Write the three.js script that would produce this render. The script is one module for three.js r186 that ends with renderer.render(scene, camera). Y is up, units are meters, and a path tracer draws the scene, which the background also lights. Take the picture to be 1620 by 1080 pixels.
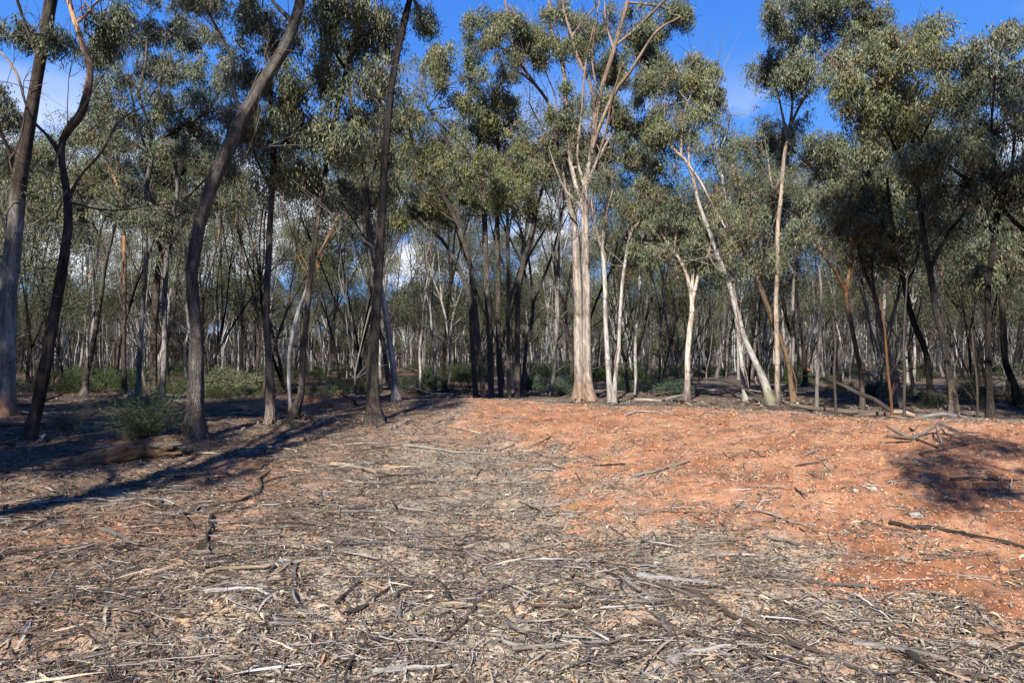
import * as THREE from 'three';
import { mergeGeometries } from 'three/addons/utils/BufferGeometryUtils.js';
import { createNoise2D, createNoise3D } from 'simplex-noise';

// ---------------------------------------------------------------- camera, sky, sun, exposure
const FOCAL = 1080, PITCH = Math.atan(35 / FOCAL), EYE = 1.6;
const scene = new THREE.Scene();
const camera = new THREE.PerspectiveCamera(2 * Math.atan(540 / FOCAL) * 180 / Math.PI, 1.5, 0.1, 3000);
camera.position.set(0, EYE, 0);
camera.rotation.x = PITCH;
const renderer = new THREE.WebGLRenderer({ antialias: true });
renderer.toneMapping = THREE.LinearToneMapping;
renderer.toneMappingExposure = 1.75;
renderer.shadowMap.enabled = true;

function rng(seed) { let a = seed >>> 0; return () => { a = (a + 0x6d2b79f5) | 0; let t = Math.imul(a ^ (a >>> 15), 1 | a); t = (t + Math.imul(t ^ (t >>> 7), 61 | t)) ^ t; return ((t ^ (t >>> 14)) >>> 0) / 4294967296; }; }
const R0 = rng(11), n2 = createNoise2D(rng(5)), n3 = createNoise3D(rng(6));
const { lerp, clamp, smoothstep } = THREE.MathUtils;
const V = (x, y, z) => new THREE.Vector3(x, y, z);
const fbm2 = (x, y, o = 4) => { let s = 0, a = 0.5, f = 1; for (let i = 0; i < o; i++) { s += a * n2(x * f, y * f); a *= 0.5; f *= 2.03; } return s; };
const fbm3 = (x, y, z, o = 4) => { let s = 0, a = 0.5, f = 1; for (let i = 0; i < o; i++) { s += a * n3(x * f, y * f, z * f); a *= 0.5; f *= 2.03; } return s; };

const SUN_AZ = 17 * Math.PI / 180, SUN_EL = 37 * Math.PI / 180;     // behind the camera and to its left
const sunDir = V(-Math.sin(SUN_AZ) * Math.cos(SUN_EL), Math.sin(SUN_EL), Math.cos(SUN_AZ) * Math.cos(SUN_EL));
{
  const W = 2048, H = 1024, data = new Float32Array(W * H * 4);
  for (let r = 0; r < H; r++) {
    const el = ((r + 0.5) / H - 0.5) * Math.PI, y = Math.sin(el), ce = Math.cos(el), up = Math.max(0, y);
    const k = Math.pow(1 - up, 2.6);
    const base = [lerp(0.012, 0.16, k), lerp(0.1, 0.4, k), lerp(0.46, 0.76, k)];
    for (let c = 0; c < W; c++) {
      const az = ((c + 0.5) / W - 0.5) * 2 * Math.PI, x = Math.cos(az) * ce, z = Math.sin(az) * ce, o = (r * W + c) * 4;
      let cl = 0;
      if (y > -0.02) {
        const f = fbm3(x * 2.1 + 24.66, y * 5.2, z * 2.1 + 13.37, 6);
        const low = 1 - smoothstep(y, 0.16, 0.42);
        cl = smoothstep(f, -0.03, 0.24) * low * 0.95;
      }
      const v = 0.93 + 0.12 * fbm3(x * 6, y * 9, z * 6, 3);
      for (let i = 0; i < 3; i++) data[o + i] = lerp(base[i], [0.72, 0.74, 0.78][i] * v, cl) * (y < -0.02 ? 0.35 : 1);
      data[o + 3] = 1;
    }
  }
  const sky = new THREE.DataTexture(data, W, H, THREE.RGBAFormat, THREE.FloatType);
  sky.mapping = THREE.EquirectangularReflectionMapping; sky.magFilter = THREE.LinearFilter; sky.needsUpdate = true;
  scene.background = sky; scene.environment = sky;
}
const sun = new THREE.DirectionalLight(new THREE.Color(1, 0.955, 0.88), 5);
sun.position.copy(sunDir).multiplyScalar(80); sun.target.position.set(0, 0, -15);
sun.position.add(sun.target.position);
sun.castShadow = true; sun.shadow.mapSize.set(4096, 4096);
Object.assign(sun.shadow.camera, { left: -60, right: 60, top: 60, bottom: -60, near: 1, far: 220 });
scene.add(sun, sun.target);

// ---------------------------------------------------------------- terrain height and pixel helpers
const RA = [-2, -16.6], RU = [0.788, 0.616], RN = [-0.616, 0.788];
function ridge(x, z) { const a = x - RA[0], b = z - RA[1]; return [a * RU[0] + b * RU[1], a * RN[0] + b * RN[1]]; }
function terrain(x, z) {
  const d = Math.hypot(x * 0.6, z) * (z < 0 ? 1 : 0.3), [t, s] = ridge(x, z);
  let h = 0.5 * smoothstep(d, 4, 22) + 0.25 * smoothstep(d, 22, 70) + 6 * smoothstep(d, 85, 240);
  const amp = lerp(0.36, 0.63, clamp(t / 12, 0, 1)) * smoothstep(t, -3.5, 1.5) * (1 - smoothstep(t, 16, 26));
  h += amp * (s > 0 ? 1 - smoothstep(s, 0, 6.8) : 1 - smoothstep(-s, 0, 3.2));
  const tr = (x + 0.4 + 0.06 * z) / 1.7; h -= 0.13 * Math.exp(-tr * tr) * smoothstep(-z, 3.5, 7) * (1 - smoothstep(-z, 10, 14));
  h += 0.045 * n2(x * 0.23 + 9, z * 0.23) + 0.022 * n2(x * 0.8, z * 0.8 + 4) + 0.01 * n2(x * 2.3, z * 2.3);
  return h;
}
function fine(x, z) { return terrain(x, z) + 0.013 * n2(x * 3.3 + 5, z * 3.3) + 0.012 * n2(x * 6.1, z * 6.1) + 0.006 * n2(x * 15, z * 15); }
function slopeNormal(x, z) { const e = 0.06; return V(terrain(x - e, z) - terrain(x + e, z), 2 * e, terrain(x, z - e) - terrain(x, z + e)).normalize(); }
const CP = Math.cos(PITCH), SP = Math.sin(PITCH);
function ray(px, py) { const x = (px - 810) / FOCAL, y = (540 - py) / FOCAL; return V(x, y * CP + SP, y * SP - CP); }
function at(px, py, depth) { const r = ray(px, py); return r.multiplyScalar(depth / -r.z).add(V(0, EYE, 0)); }
function ground(px, py) {
  const r = ray(px, py); let a = 1.5, b = 1.5;
  while (b < 400) { b = a * 1.03; if (EYE + r.y * b < terrain(r.x * b, r.z * b)) break; a = b; }
  for (let i = 0; i < 30; i++) { const m = (a + b) / 2; if (EYE + r.y * m < terrain(r.x * m, r.z * m)) b = m; else a = m; }
  return V(r.x * a, terrain(r.x * a, r.z * a), r.z * a);
}
const red = (() => {
  const edge = [[735, 641], [762, 690], [870, 716], [900, 745], [960, 764], [915, 800], [1010, 834], [1180, 850], [1300, 885], [1290, 945], [1450, 985], [1620, 1015], [2100, 1100]].map(([a, b]) => ground(a, b));
  for (const p of [[30, -9], [30, 4.5]]) edge.push(V(p[0], 0, p[1]));
  edge.splice(13, 0); edge.pop();
  for (const t of [27, 14, 10, 6, 3, 1]) edge.push(V(RA[0] + RU[0] * t - RN[0] * 0.5, 0, RA[1] + RU[1] * t - RN[1] * 0.5));
  const spots = [[372, 745, 0.7, 0.65], [150, 838, 0.6, 0.5], [60, 860, 0.5, 0.4], [930, 868, 0.45, 0.6], [700, 690, 1.0, 0.4], [480, 640, 2.2, 0.9], [640, 660, 1.5, 0.3], [60, 1010, 0.4, 0.3], [440, 770, 0.7, 0.4], [330, 830, 0.6, 0.4], [960, 985, 0.3, 0.25]].map(([a, b, r, k]) => [ground(a, b), r, k]);
  return (x, z) => {
    let inside = false, dist = 1e9;
    for (let i = 0, j = edge.length - 1; i < edge.length; j = i++) {
      const a = edge[i], b = edge[j];
      if ((a.z > z) !== (b.z > z) && x < (b.x - a.x) * (z - a.z) / (b.z - a.z) + a.x) inside = !inside;
      const ex = b.x - a.x, ez = b.z - a.z, t = clamp(((x - a.x) * ex + (z - a.z) * ez) / (ex * ex + ez * ez), 0, 1);
      dist = Math.min(dist, Math.hypot(a.x + ex * t - x, a.z + ez * t - z));
    }
    let v = smoothstep((inside ? dist : -dist) + 1.5 * fbm2(x * 0.8, z * 0.8, 5) + 0.1, -1.0, 1.0);
    for (const [p, r, k] of spots) { const q = Math.hypot(x - p.x, z - p.z) / r + 0.8 * fbm2(x * 1.3 + 7, z * 1.3, 3); v = Math.max(v, k * (1 - smoothstep(q, 0.5, 1.3))); }
    return v;
  };
})();

// ---------------------------------------------------------------- names, tags
const used = new Map();
function numbered(name) { const k = used.get(name) ?? 0; used.set(name, k + 1); return k ? name + '_' + String(k).padStart(3, '0') : name; }
function tag(o, label, category, group) { if (label) o.userData.label = label; if (category) o.userData.category = category; if (group) o.userData.group = group; return o; }
function thing(name, label, category, pos, group) { const g = new THREE.Group(); g.name = numbered(name); g.position.copy(pos); scene.add(g); return tag(g, label, category, group); }
function mesh(name, geo, mat, parent = scene) { const m = new THREE.Mesh(geo, mat); m.name = parent === scene ? numbered(name) : name; m.castShadow = m.receiveShadow = true; parent.add(m); return m; }

// ---------------------------------------------------------------- textures and materials
function pnoise(seed) {          // periodic value noise
  const g = rng(seed), T = Float32Array.from({ length: 4096 }, () => g());
  return (x, y, px, py) => {
    const ix = Math.floor(x), iy = Math.floor(y), fx = x - ix, fy = y - iy, u = fx * fx * (3 - 2 * fx), v = fy * fy * (3 - 2 * fy);
    const at2 = (i, j) => T[((((i % px) + px) % px) * 61 + (((j % py) + py) % py) * 173) & 4095];
    return lerp(lerp(at2(ix, iy), at2(ix + 1, iy), u), lerp(at2(ix, iy + 1), at2(ix + 1, iy + 1), u), v);
  };
}
function texPair(size, f) {      // f(u, v) -> [r, g, b, height]
  const a = new Uint8Array(size * size * 4), b = new Uint8Array(size * size * 4);
  for (let j = 0; j < size; j++) for (let i = 0; i < size; i++) {
    const q = f(i / size, j / size), o = (j * size + i) * 4;
    for (let c = 0; c < 3; c++) { a[o + c] = clamp(q[c], 0, 1) * 255; b[o + c] = clamp(q[3], 0, 1) * 255; }
    a[o + 3] = b[o + 3] = 255;
  }
  return [a, b].map((d, k) => { const t = new THREE.DataTexture(d, size, size); t.wrapS = t.wrapT = THREE.RepeatWrapping; t.magFilter = THREE.LinearFilter; t.needsUpdate = true; return t; });
}
const pa = pnoise(1), pb = pnoise(2), pc = pnoise(3);
const [fibreMap, fibreBump] = texPair(512, (u, v) => {
  const w = (pa(u * 6, v * 6, 6, 6) - 0.5) * 0.12;
  const f = Math.abs(pa((u + w) * 26, v * 5, 26, 5) - 0.5) * 2, g = Math.abs(pb((u + w) * 52, v * 14, 52, 14) - 0.5) * 2, s = pc(u * 128, v * 60, 128, 60);
  const h = 0.45 * f + 0.3 * g + 0.25 * s, t = 0.3 + 0.95 * h + 0.3 * (pb(u * 5, v * 4, 5, 4) - 0.5) + 0.25 * smoothstep(pc(u * 90, v * 40, 90, 40), 0.8, 0.95);
  return [t, t * 0.985, t * 0.965, h];
});
const [gumMap, gumBump] = texPair(512, (u, v) => {
  const b = pa(u * 5, v * 4, 5, 4) * 0.6 + pb(u * 14, v * 9, 14, 9) * 0.3 + pc(u * 40, v * 14, 40, 14) * 0.1;
  const k = smoothstep(b, 0.5, 0.58), st = pc(u * 60, v * 6, 60, 6), dk = smoothstep(pb(u * 9 + 3, v * 12, 9, 12), 0.78, 0.9);
  const t = lerp(0.62, 1.0, k) * (0.84 + 0.24 * st) * (1 - 0.45 * dk);
  return [t, t * lerp(0.96, 0.99, k), t * lerp(0.9, 0.97, k), 0.5 * k + 0.3 * st];
});
const [dirtMap, dirtBump] = texPair(1024, (u, v) => {
  const a = pa(u * 40, v * 40, 40, 40), b = pb(u * 130, v * 130, 130, 130), c = pc(u * 300, v * 300, 300, 300), l = pb(u * 9, v * 9, 9, 9);
  const streak = smoothstep(Math.abs(pa(u * 30 + pc(u * 12, v * 12, 12, 12) * 3, v * 70, 30, 70) - 0.5), 0.0, 0.05);
  const peb = smoothstep(b, 0.72, 0.86), t = (0.66 + 0.22 * (a - 0.5) + 0.2 * (c - 0.5) + 0.14 * (l - 0.5)) * (0.86 + 0.14 * streak) + 0.24 * peb;
  return [t, t + 0.03 * peb, t + 0.06 * peb, 0.35 * a + 0.25 * c + 0.4 * peb];
});
const std = (color, o = {}) => new THREE.MeshPhysicalMaterial({ color: new THREE.Color().setRGB(...color), roughness: 0.9, specularIntensity: 0.25, ...o });
const M = {
  fibre: std([1.25, 1.25, 1.25], { vertexColors: true, map: fibreMap, bumpMap: fibreBump, bumpScale: 0.09, roughness: 0.95 }),
  gum: std([1.05, 1.05, 1.05], { vertexColors: true, map: gumMap, bumpMap: gumBump, bumpScale: 0.012, roughness: 0.8 }),
  twig: std([1, 1, 1], { vertexColors: true, roughness: 0.9 }),
  leaf: std([1, 1, 1], { roughness: 0.5, specularIntensity: 0.55 }),
  leafV: std([1, 1, 1], { roughness: 0.6, specularIntensity: 0.4, vertexColors: true }),
  litter: std([1, 1, 1], { roughness: 0.85 }),
  stick: std([1.3, 1.3, 1.3], { vertexColors: true, map: fibreMap, bumpMap: fibreBump, bumpScale: 0.008, roughness: 0.9 }),
  dirt: std([1.4, 1.4, 1.4], { vertexColors: true, map: dirtMap, bumpMap: dirtBump, bumpScale: 0.012, roughness: 0.97 }),
  clod: std([1.4, 1.4, 1.4], { vertexColors: true, map: dirtMap, bumpMap: dirtBump, bumpScale: 0.02, roughness: 0.97 }),
};
M.leaf.side = M.leafV.side = M.litter.side = THREE.DoubleSide;

// ---------------------------------------------------------------- ground: one sheet to the horizon
const mixc = (a, b, k) => [lerp(a[0], b[0], k), lerp(a[1], b[1], k), lerp(a[2], b[2], k)];
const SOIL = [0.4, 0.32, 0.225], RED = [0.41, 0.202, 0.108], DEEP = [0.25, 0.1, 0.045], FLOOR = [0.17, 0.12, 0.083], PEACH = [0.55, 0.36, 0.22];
function groundColor(x, z) {
  const d = Math.hypot(x, z), k = red(x, z), [t, s] = ridge(x, z);
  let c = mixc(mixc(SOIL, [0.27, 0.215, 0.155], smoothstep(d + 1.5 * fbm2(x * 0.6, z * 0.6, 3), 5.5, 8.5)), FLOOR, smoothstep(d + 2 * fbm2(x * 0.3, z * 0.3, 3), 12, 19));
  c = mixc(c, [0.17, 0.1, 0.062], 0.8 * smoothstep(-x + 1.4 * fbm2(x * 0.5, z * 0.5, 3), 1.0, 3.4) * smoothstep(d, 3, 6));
  c = mixc(c, PEACH, smoothstep(fbm2(x * 1.1 + 30, z * 1.1, 3), 0.05, 0.4) * 0.7 * (1 - smoothstep(d, 8, 14)));
  let r = mixc(RED, DEEP, smoothstep(fbm2(x * 0.55 + 4, z * 0.55, 4) + (x - 2) * 0.16 * smoothstep(s, 1.5, 5), -0.2, 0.45) * 0.75);
  r = mixc(r, [0.52, 0.3, 0.17], 0.45 * smoothstep(fbm2(x * 1.3 + 11, z * 1.3, 4), 0.02, 0.4));
  const rill = fbm2(t * 2.6 + 0.6 * fbm2(x, z, 3), s * 0.55, 4); r = mixc(r, DEEP, 0.5 * smoothstep(rill, 0.12, 0.34));
  c = mixc(c, r, k);
  const v = 1 + 0.22 * fbm2(x * 3, z * 3, 3) + 0.12 * n2(x * 17, z * 17);
  return [c[0] * v, c[1] * v, c[2] * v];
}
{
  const angs = []; for (let i = 0; i <= 430; i++) angs.push(-48 + 96 * i / 430); for (let i = 1; i < 90; i++) angs.push(48 + 264 * i / 90);
  const rads = [0.4]; while (rads.at(-1) < 900) { const r = rads.at(-1); rads.push(r + Math.max(0.035, r * (r < 22 ? 0.0085 : r < 60 ? 0.03 : 0.09))); }
  const nA = angs.length, pos = [], uv = [], col = [], idx = [];
  rads.forEach((r) => angs.forEach((a) => {
    const x = Math.sin(a * Math.PI / 180) * r, z = -Math.cos(a * Math.PI / 180) * r;
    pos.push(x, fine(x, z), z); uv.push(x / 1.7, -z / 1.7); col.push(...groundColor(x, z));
  }));
  for (let j = 0; j < rads.length - 1; j++) for (let i = 0; i < nA; i++) {
    const a = j * nA + i, b = j * nA + (i + 1) % nA, c = a + nA, d = b + nA;
    idx.push(a, b, c, b, d, c);
  }
  const ci = pos.length / 3; pos.push(0, fine(0, 0), 0); uv.push(0, 0); col.push(...SOIL);
  for (let i = 0; i < nA; i++) idx.push(ci, (i + 1) % nA, i);
  const g = new THREE.BufferGeometry();
  g.setAttribute('position', new THREE.Float32BufferAttribute(pos, 3)); g.setAttribute('uv', new THREE.Float32BufferAttribute(uv, 2)); g.setAttribute('color', new THREE.Float32BufferAttribute(col, 3));
  g.setIndex(idx); g.computeVertexNormals();
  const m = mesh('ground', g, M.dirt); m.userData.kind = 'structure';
  tag(m, 'red earth and grey litter covered forest ground rising to a low bank');
}

// ---------------------------------------------------------------- tubes and leaves
function tube(pts, radial, color, o = {}) {      // pts: [{p, r}], smoothed; color(t, y, angle) -> rgb
  const curve = new THREE.CatmullRomCurve3(pts.map((q) => q.p), false, 'centripetal'), len = curve.getLength();
  const n = o.steps ?? Math.max(2, Math.min(120, Math.ceil(len / (o.step ?? 0.25)))), pos = [], uv = [], col = [], idx = [];
  const k = Math.max(1, Math.round(2 * Math.PI * pts[0].r / 0.5)), seed = o.seed ?? 0;
  let ref = V(1, 0, 0.2).normalize(), prev = null;
  for (let i = 0; i <= n; i++) {
    const t = i / n, f = t * (pts.length - 1), a = Math.min(pts.length - 2, Math.floor(f)), p = curve.getPoint(t), tan = curve.getTangent(t);
    let r = lerp(pts[a].r, pts[a + 1].r, f - a);
    const u = ref.clone().addScaledVector(tan, -ref.dot(tan)); if (u.lengthSq() < 1e-4) u.set(0, 0, 1).addScaledVector(tan, -tan.z); u.normalize(); ref = u;
    const w = tan.clone().cross(u);
    for (let j = 0; j <= radial; j++) {
      const th = j / radial * 2 * Math.PI, cx = Math.cos(th), sy = Math.sin(th);
      let rr = r;
      if (o.rough) rr *= 1 + o.rough * (n3(cx * 1.1 + seed, sy * 1.1, p.y * 0.9) + 0.6 * n3(cx * 2.3 + seed, sy * 2.3, p.y * 3.1) + 0.9 * smoothstep(n3(cx * 1.5 + seed + 9, sy * 1.5, p.y * 1.6), 0.55, 0.85));
      if (o.flare) { const hh = Math.max(0, p.y - o.flare.y); rr *= 1 + Math.exp(-hh / 0.26) * (0.58 + 0.5 * n3(cx * 1.2 + seed, sy * 1.2, 4)); }
      pos.push(p.x + (u.x * cx + w.x * sy) * rr, p.y + (u.y * cx + w.y * sy) * rr, p.z + (u.z * cx + w.z * sy) * rr);
      uv.push(j / radial * k, t * len / 1.4); col.push(...color(t, p.y, th));
    }
  }
  for (let i = 0; i < n; i++) for (let j = 0; j < radial; j++) { const a = i * (radial + 1) + j, c = a + radial + 1; idx.push(a, a + 1, c, a + 1, c + 1, c); }
  if (o.caps) for (const e of [0, n]) {
    const c = pos.length / 3, q = curve.getPoint(e / n); pos.push(q.x, q.y, q.z); uv.push(0.5, 0.5); col.push(...(o.capColor ?? color(e / n, q.y, 0)));
    for (let j = 0; j < radial; j++) { const a = e * (radial + 1) + j; e ? idx.push(c, a, a + 1) : idx.push(c, a + 1, a); }
  }
  const g = new THREE.BufferGeometry();
  g.setAttribute('position', new THREE.Float32BufferAttribute(pos, 3)); g.setAttribute('uv', new THREE.Float32BufferAttribute(uv, 2)); g.setAttribute('color', new THREE.Float32BufferAttribute(col, 3));
  g.setIndex(idx); g.computeVertexNormals();
  for (let i = 0; i <= n; i++) {   // seam normals
    const a = i * (radial + 1), b = a + radial, N = g.attributes.normal;
    const x = N.getX(a) + N.getX(b), y = N.getY(a) + N.getY(b), z = N.getZ(a) + N.getZ(b), l = Math.hypot(x, y, z) || 1;
    N.setXYZ(a, x / l, y / l, z / l); N.setXYZ(b, x / l, y / l, z / l);
  }
  return g;
}
class Leaves {
  constructor() { this.pos = []; this.col = []; this.nor = []; }
  add(p, dir, side, len, wid, c) {
    const m = p.clone().addScaledVector(dir, len * 0.45), a = m.clone().addScaledVector(side, wid / 2), b = m.clone().addScaledVector(side, -wid / 2), e = p.clone().addScaledVector(dir, len);
    const n = side.clone().cross(dir).normalize();
    for (const q of [p, a, e, p, e, b]) { this.pos.push(q.x, q.y, q.z); this.nor.push(n.x, n.y, n.z); if (c) this.col.push(c[0], c[1], c[2]); }
  }
  geo() {
    const g = new THREE.BufferGeometry(); g.setAttribute('position', new THREE.Float32BufferAttribute(this.pos, 3)); g.setAttribute('normal', new THREE.Float32BufferAttribute(this.nor, 3));
    if (this.col.length) g.setAttribute('color', new THREE.Float32BufferAttribute(this.col, 3));
    return g;
  }
}
function unit(g) { const z = g() * 2 - 1, a = g() * 2 * Math.PI, s = Math.sqrt(1 - z * z); return V(s * Math.cos(a), z, s * Math.sin(a)); }
function hang(g, droop = 1.5) { return unit(g).add(V(0, -droop, 0)).normalize(); }
const sprays = [1, 2, 3, 4].map((s) => {     // a hanging twig with its leaves
  const g = rng(100 + s), L = new Leaves();
  for (let i = 0; i < 46; i++) {
    const t = Math.pow(g(), 0.7), a = g() * 6.28, p = V(Math.cos(a) * 0.16 * t + 0.1 * (g() - 0.5), 0.18 - t * 0.34 + 0.14 * (g() - 0.5), Math.sin(a) * 0.16 * t + 0.1 * (g() - 0.5));
    const d = hang(g, 1.5), sd = d.clone().cross(unit(g)).normalize();
    L.add(p, d, sd, 0.07 + 0.055 * g(), 0.016 + 0.009 * g());
  }
  return L.geo();
});
const GREENS = [[0.098, 0.117, 0.06], [0.126, 0.143, 0.08], [0.11, 0.128, 0.084], [0.165, 0.166, 0.08], [0.07, 0.088, 0.052], [0.18, 0.185, 0.125], [0.15, 0.12, 0.065]];
function leafTone(g, warm = 0) {
  const c = GREENS[Math.floor(g() * GREENS.length)], v = 0.8 + 0.45 * g();
  return [c[0] * v * (1 + 0.18 * warm), c[1] * v * (1 + 0.12 * warm), c[2] * v * (1 - 0.2 * warm)];
}

// ---------------------------------------------------------------- bark
const BARK = {
  box: { mat: 'fibre', lo: [0.22, 0.178, 0.145], mid: [0.21, 0.187, 0.166], hi: [0.115, 0.103, 0.094], rough: 0.09 },
  dark: { mat: 'fibre', lo: [0.07, 0.057, 0.048], mid: [0.055, 0.047, 0.04], hi: [0.07, 0.059, 0.05], rough: 0.08 },
  tan: { mat: 'gum', lo: [0.25, 0.165, 0.115], mid: [0.38, 0.32, 0.275], hi: [0.27, 0.2, 0.155], rough: 0.05 },
  pale: { mat: 'gum', lo: [0.3, 0.27, 0.235], mid: [0.4, 0.38, 0.35], hi: [0.31, 0.285, 0.255], rough: 0.05 },
  grey: { mat: 'gum', lo: [0.17, 0.153, 0.137], mid: [0.23, 0.213, 0.196], hi: [0.19, 0.17, 0.15], rough: 0.05 },
  orange: { mat: 'gum', lo: [0.085, 0.066, 0.054], mid: [0.075, 0.058, 0.047], hi: [0.42, 0.24, 0.125], rough: 0.06 },
  gumlow: { mat: 'gum', lo: [0.3, 0.18, 0.1], mid: [0.33, 0.32, 0.3], hi: [0.075, 0.06, 0.05], rough: 0.05 },
};
function barkColor(b, y0, y1, seed) {
  return (t, y, th) => {
    const h = y - y0, k = clamp(h / Math.max(1, y1 - y0), 0, 1) + 0.09 * n3(Math.cos(th) + seed, Math.sin(th), y * 0.8);
    let c = mixc(b.lo, b.mid, smoothstep(h + 0.25 * n3(Math.cos(th) * 2 + seed, Math.sin(th) * 2, y * 2), 0.1, 0.9));
    c = mixc(c, b.hi, smoothstep(k, b.from ?? 0.45, (b.from ?? 0.45) + 0.2));
    const v = 1 + 0.22 * n3(Math.cos(th) * 0.8 + seed, Math.sin(th) * 0.8, y * 1.7) + 0.34 * n3(Math.cos(th) * 2.2 + seed, Math.sin(th) * 2.2, y * 6.5) + 0.2 * n3(Math.cos(th) * 5 + seed, Math.sin(th) * 5, y * 15);
    return [c[0] * v, c[1] * v, c[2] * v];
  };
}

// ---------------------------------------------------------------- a tree followed from the photograph
let treeSeed = 1000;
function tree(spec) {
  const seed = treeSeed++, g = rng(seed), b = { ...BARK[spec.bark], ...(spec.barkTune ?? {}) };
  const s0 = spec.stems[0], base0 = spec.d ? null : ground(s0[0], s0[1]);
  const D = spec.d ?? -base0.z, scale = D / FOCAL, slim = spec.slim ?? 0.77;
  const b0 = at(s0[0], s0[1], D), origin = V(b0.x, terrain(b0.x, b0.z), b0.z);
  const root = thing(spec.name ?? 'gum_tree', spec.label, 'tree', origin, spec.group);
  const nodes = [];                                   // {p, r, px, py} samples along every stem
  const topY = Math.max(...spec.stems.map((s) => at(s[s.length - 3], s[s.length - 2], D).y)) - origin.y;
  const col = barkColor(b, 0, Math.max(topY, 4), seed % 17);
  const nTrunks = spec.trunks ?? 1;
  spec.stems.forEach((s, si) => {
    const isTrunk = si < nTrunks, m = s.length / 3, pts = [];
    let start = null;
    if (!isTrunk && nodes.length) for (const q of nodes) { const e = Math.hypot(q.px - s[0], q.py - s[1]); if (!start || e < start.e) start = { e, q }; }
    const z0 = start ? start.q.p.z + origin.z + D : (isTrunk && si ? (g() - 0.5) * (spec.spread ?? 0.5) : 0);
    let Ltot = 0; for (let i = 1; i < m; i++) Ltot += Math.hypot(s[i * 3] - s[i * 3 - 3], s[i * 3 + 1] - s[i * 3 - 2]) * scale;
    const swing = (g() - 0.5) * 2 * (isTrunk ? 0.12 : 0.55) * Ltot;
    let L = 0;
    for (let i = 0; i < m; i++) {
      if (i) L += Math.hypot(s[i * 3] - s[i * 3 - 3], s[i * 3 + 1] - s[i * 3 - 2]) * scale;
      const dz = z0 + swing * Math.pow(L / (Ltot || 1), 1.3), p = at(s[i * 3], s[i * 3 + 1], D - dz);
      if (i === 0 && isTrunk) { const y = terrain(p.x, p.z); pts.push({ p: V(p.x, y - 0.12, p.z).sub(origin), r: s[2] * scale / 2 * slim }); if (p.y - y < 0.15) continue; }
      if (i === 0 && start) { pts.push({ p: start.q.p.clone(), r: Math.min(s[2] * scale / 2 * 1.15, start.q.r) }); continue; }
      pts.push({ p: p.sub(origin), r: Math.max(0.008, s[i * 3 + 2] * scale / 2 * slim) });
    }
    if (pts.length < 2) return;
    const geo = tube(pts, isTrunk ? 14 : 9, col, { step: isTrunk ? 0.12 : 0.18, rough: b.rough, seed: seed % 31 + si, flare: isTrunk && !spec.noFlare ? { y: pts[0].p.y + 0.1 } : null });
    mesh(isTrunk ? 'trunk' : 'limb', geo, M[b.mat], root);
    const curve = new THREE.CatmullRomCurve3(pts.map((q) => q.p), false, 'centripetal');
    for (let i = 0; i <= 24; i++) { const t = i / 24, f = t * (pts.length - 1), a = Math.min(pts.length - 2, Math.floor(f)), p = curve.getPoint(t), r = lerp(pts[a].r, pts[a + 1].r, f - a);
      const w = p.clone().add(origin).sub(V(0, EYE, 0)), yy = w.y * CP + w.z * SP, dd = -(w.z * CP - w.y * SP);
      nodes.push({ p, r, px: 810 + FOCAL * w.x / dd, py: 540 - FOCAL * yy / dd, si }); }
  });
  // limbs reach for the clumps of foliage, each clump is a mass of hanging sprays round its branchlets
  const work = [], mats = [], tones = [], clumps = spec.clumps ?? [];
  const twc = mixc(mixc(b.mid, b.hi, 0.5), [0.15, 0.125, 0.105], 0.6), tw = barkColor({ ...b, lo: twc, mid: twc, hi: twc }, 0, 1, 3), full = (spec.leafy ?? 1);
  const branch = (p0, p1, r0, r1, bend) => { const m = p0.clone().lerp(p1, 0.5).add(V((g() - 0.5) * bend, (g() - 0.3) * bend, (g() - 0.5) * bend)); work.push(tube([{ p: p0, r: r0 }, { p: m, r: (r0 + r1) / 2 }, { p: p1, r: r1 }], r0 > 0.02 ? 6 : 4, tw, { steps: r0 > 0.02 ? 7 : 4 })); return m; };
  const q4 = new THREE.Quaternion(), mat = new THREE.Matrix4();
  for (const [cx, cy, rx, ry, dd] of clumps) {
    const off = dd ?? (g() - 0.5) * 2.2 * (rx * scale), c = at(cx, cy, D + off).sub(origin), ex = rx * scale * 1.02, ey = ry * scale * 1.02, ez = (ex + ey) / 2;
    let best = null;
    for (const q of nodes) { const e = q.p.distanceTo(c) + (q.p.y > c.y - ey * 0.2 ? 1.5 + (q.p.y - c.y) : 0) + (q.p.y < 2 ? 2 : 0); if (!best || e < best.e) best = { e, q }; }
    const hub = c.clone().add(V((g() - 0.5) * ex * 0.5, -ey * 0.35, (g() - 0.5) * ez * 0.5)), len = best.q.p.distanceTo(hub), r0 = Math.min(best.q.r * 0.75, 0.018 + 0.014 * len);
    const mid = branch(best.q.p, hub, r0, Math.max(0.012, r0 * 0.5), len * 0.22);
    nodes.push({ p: hub, r: r0 * 0.5, px: 0, py: 1e6 });
    const warm = spec.warm ?? 0, tuft = Math.max(5, Math.round(5 + 8.5 * ex * ey)), cw = 0.8 + 0.4 * g();
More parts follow.
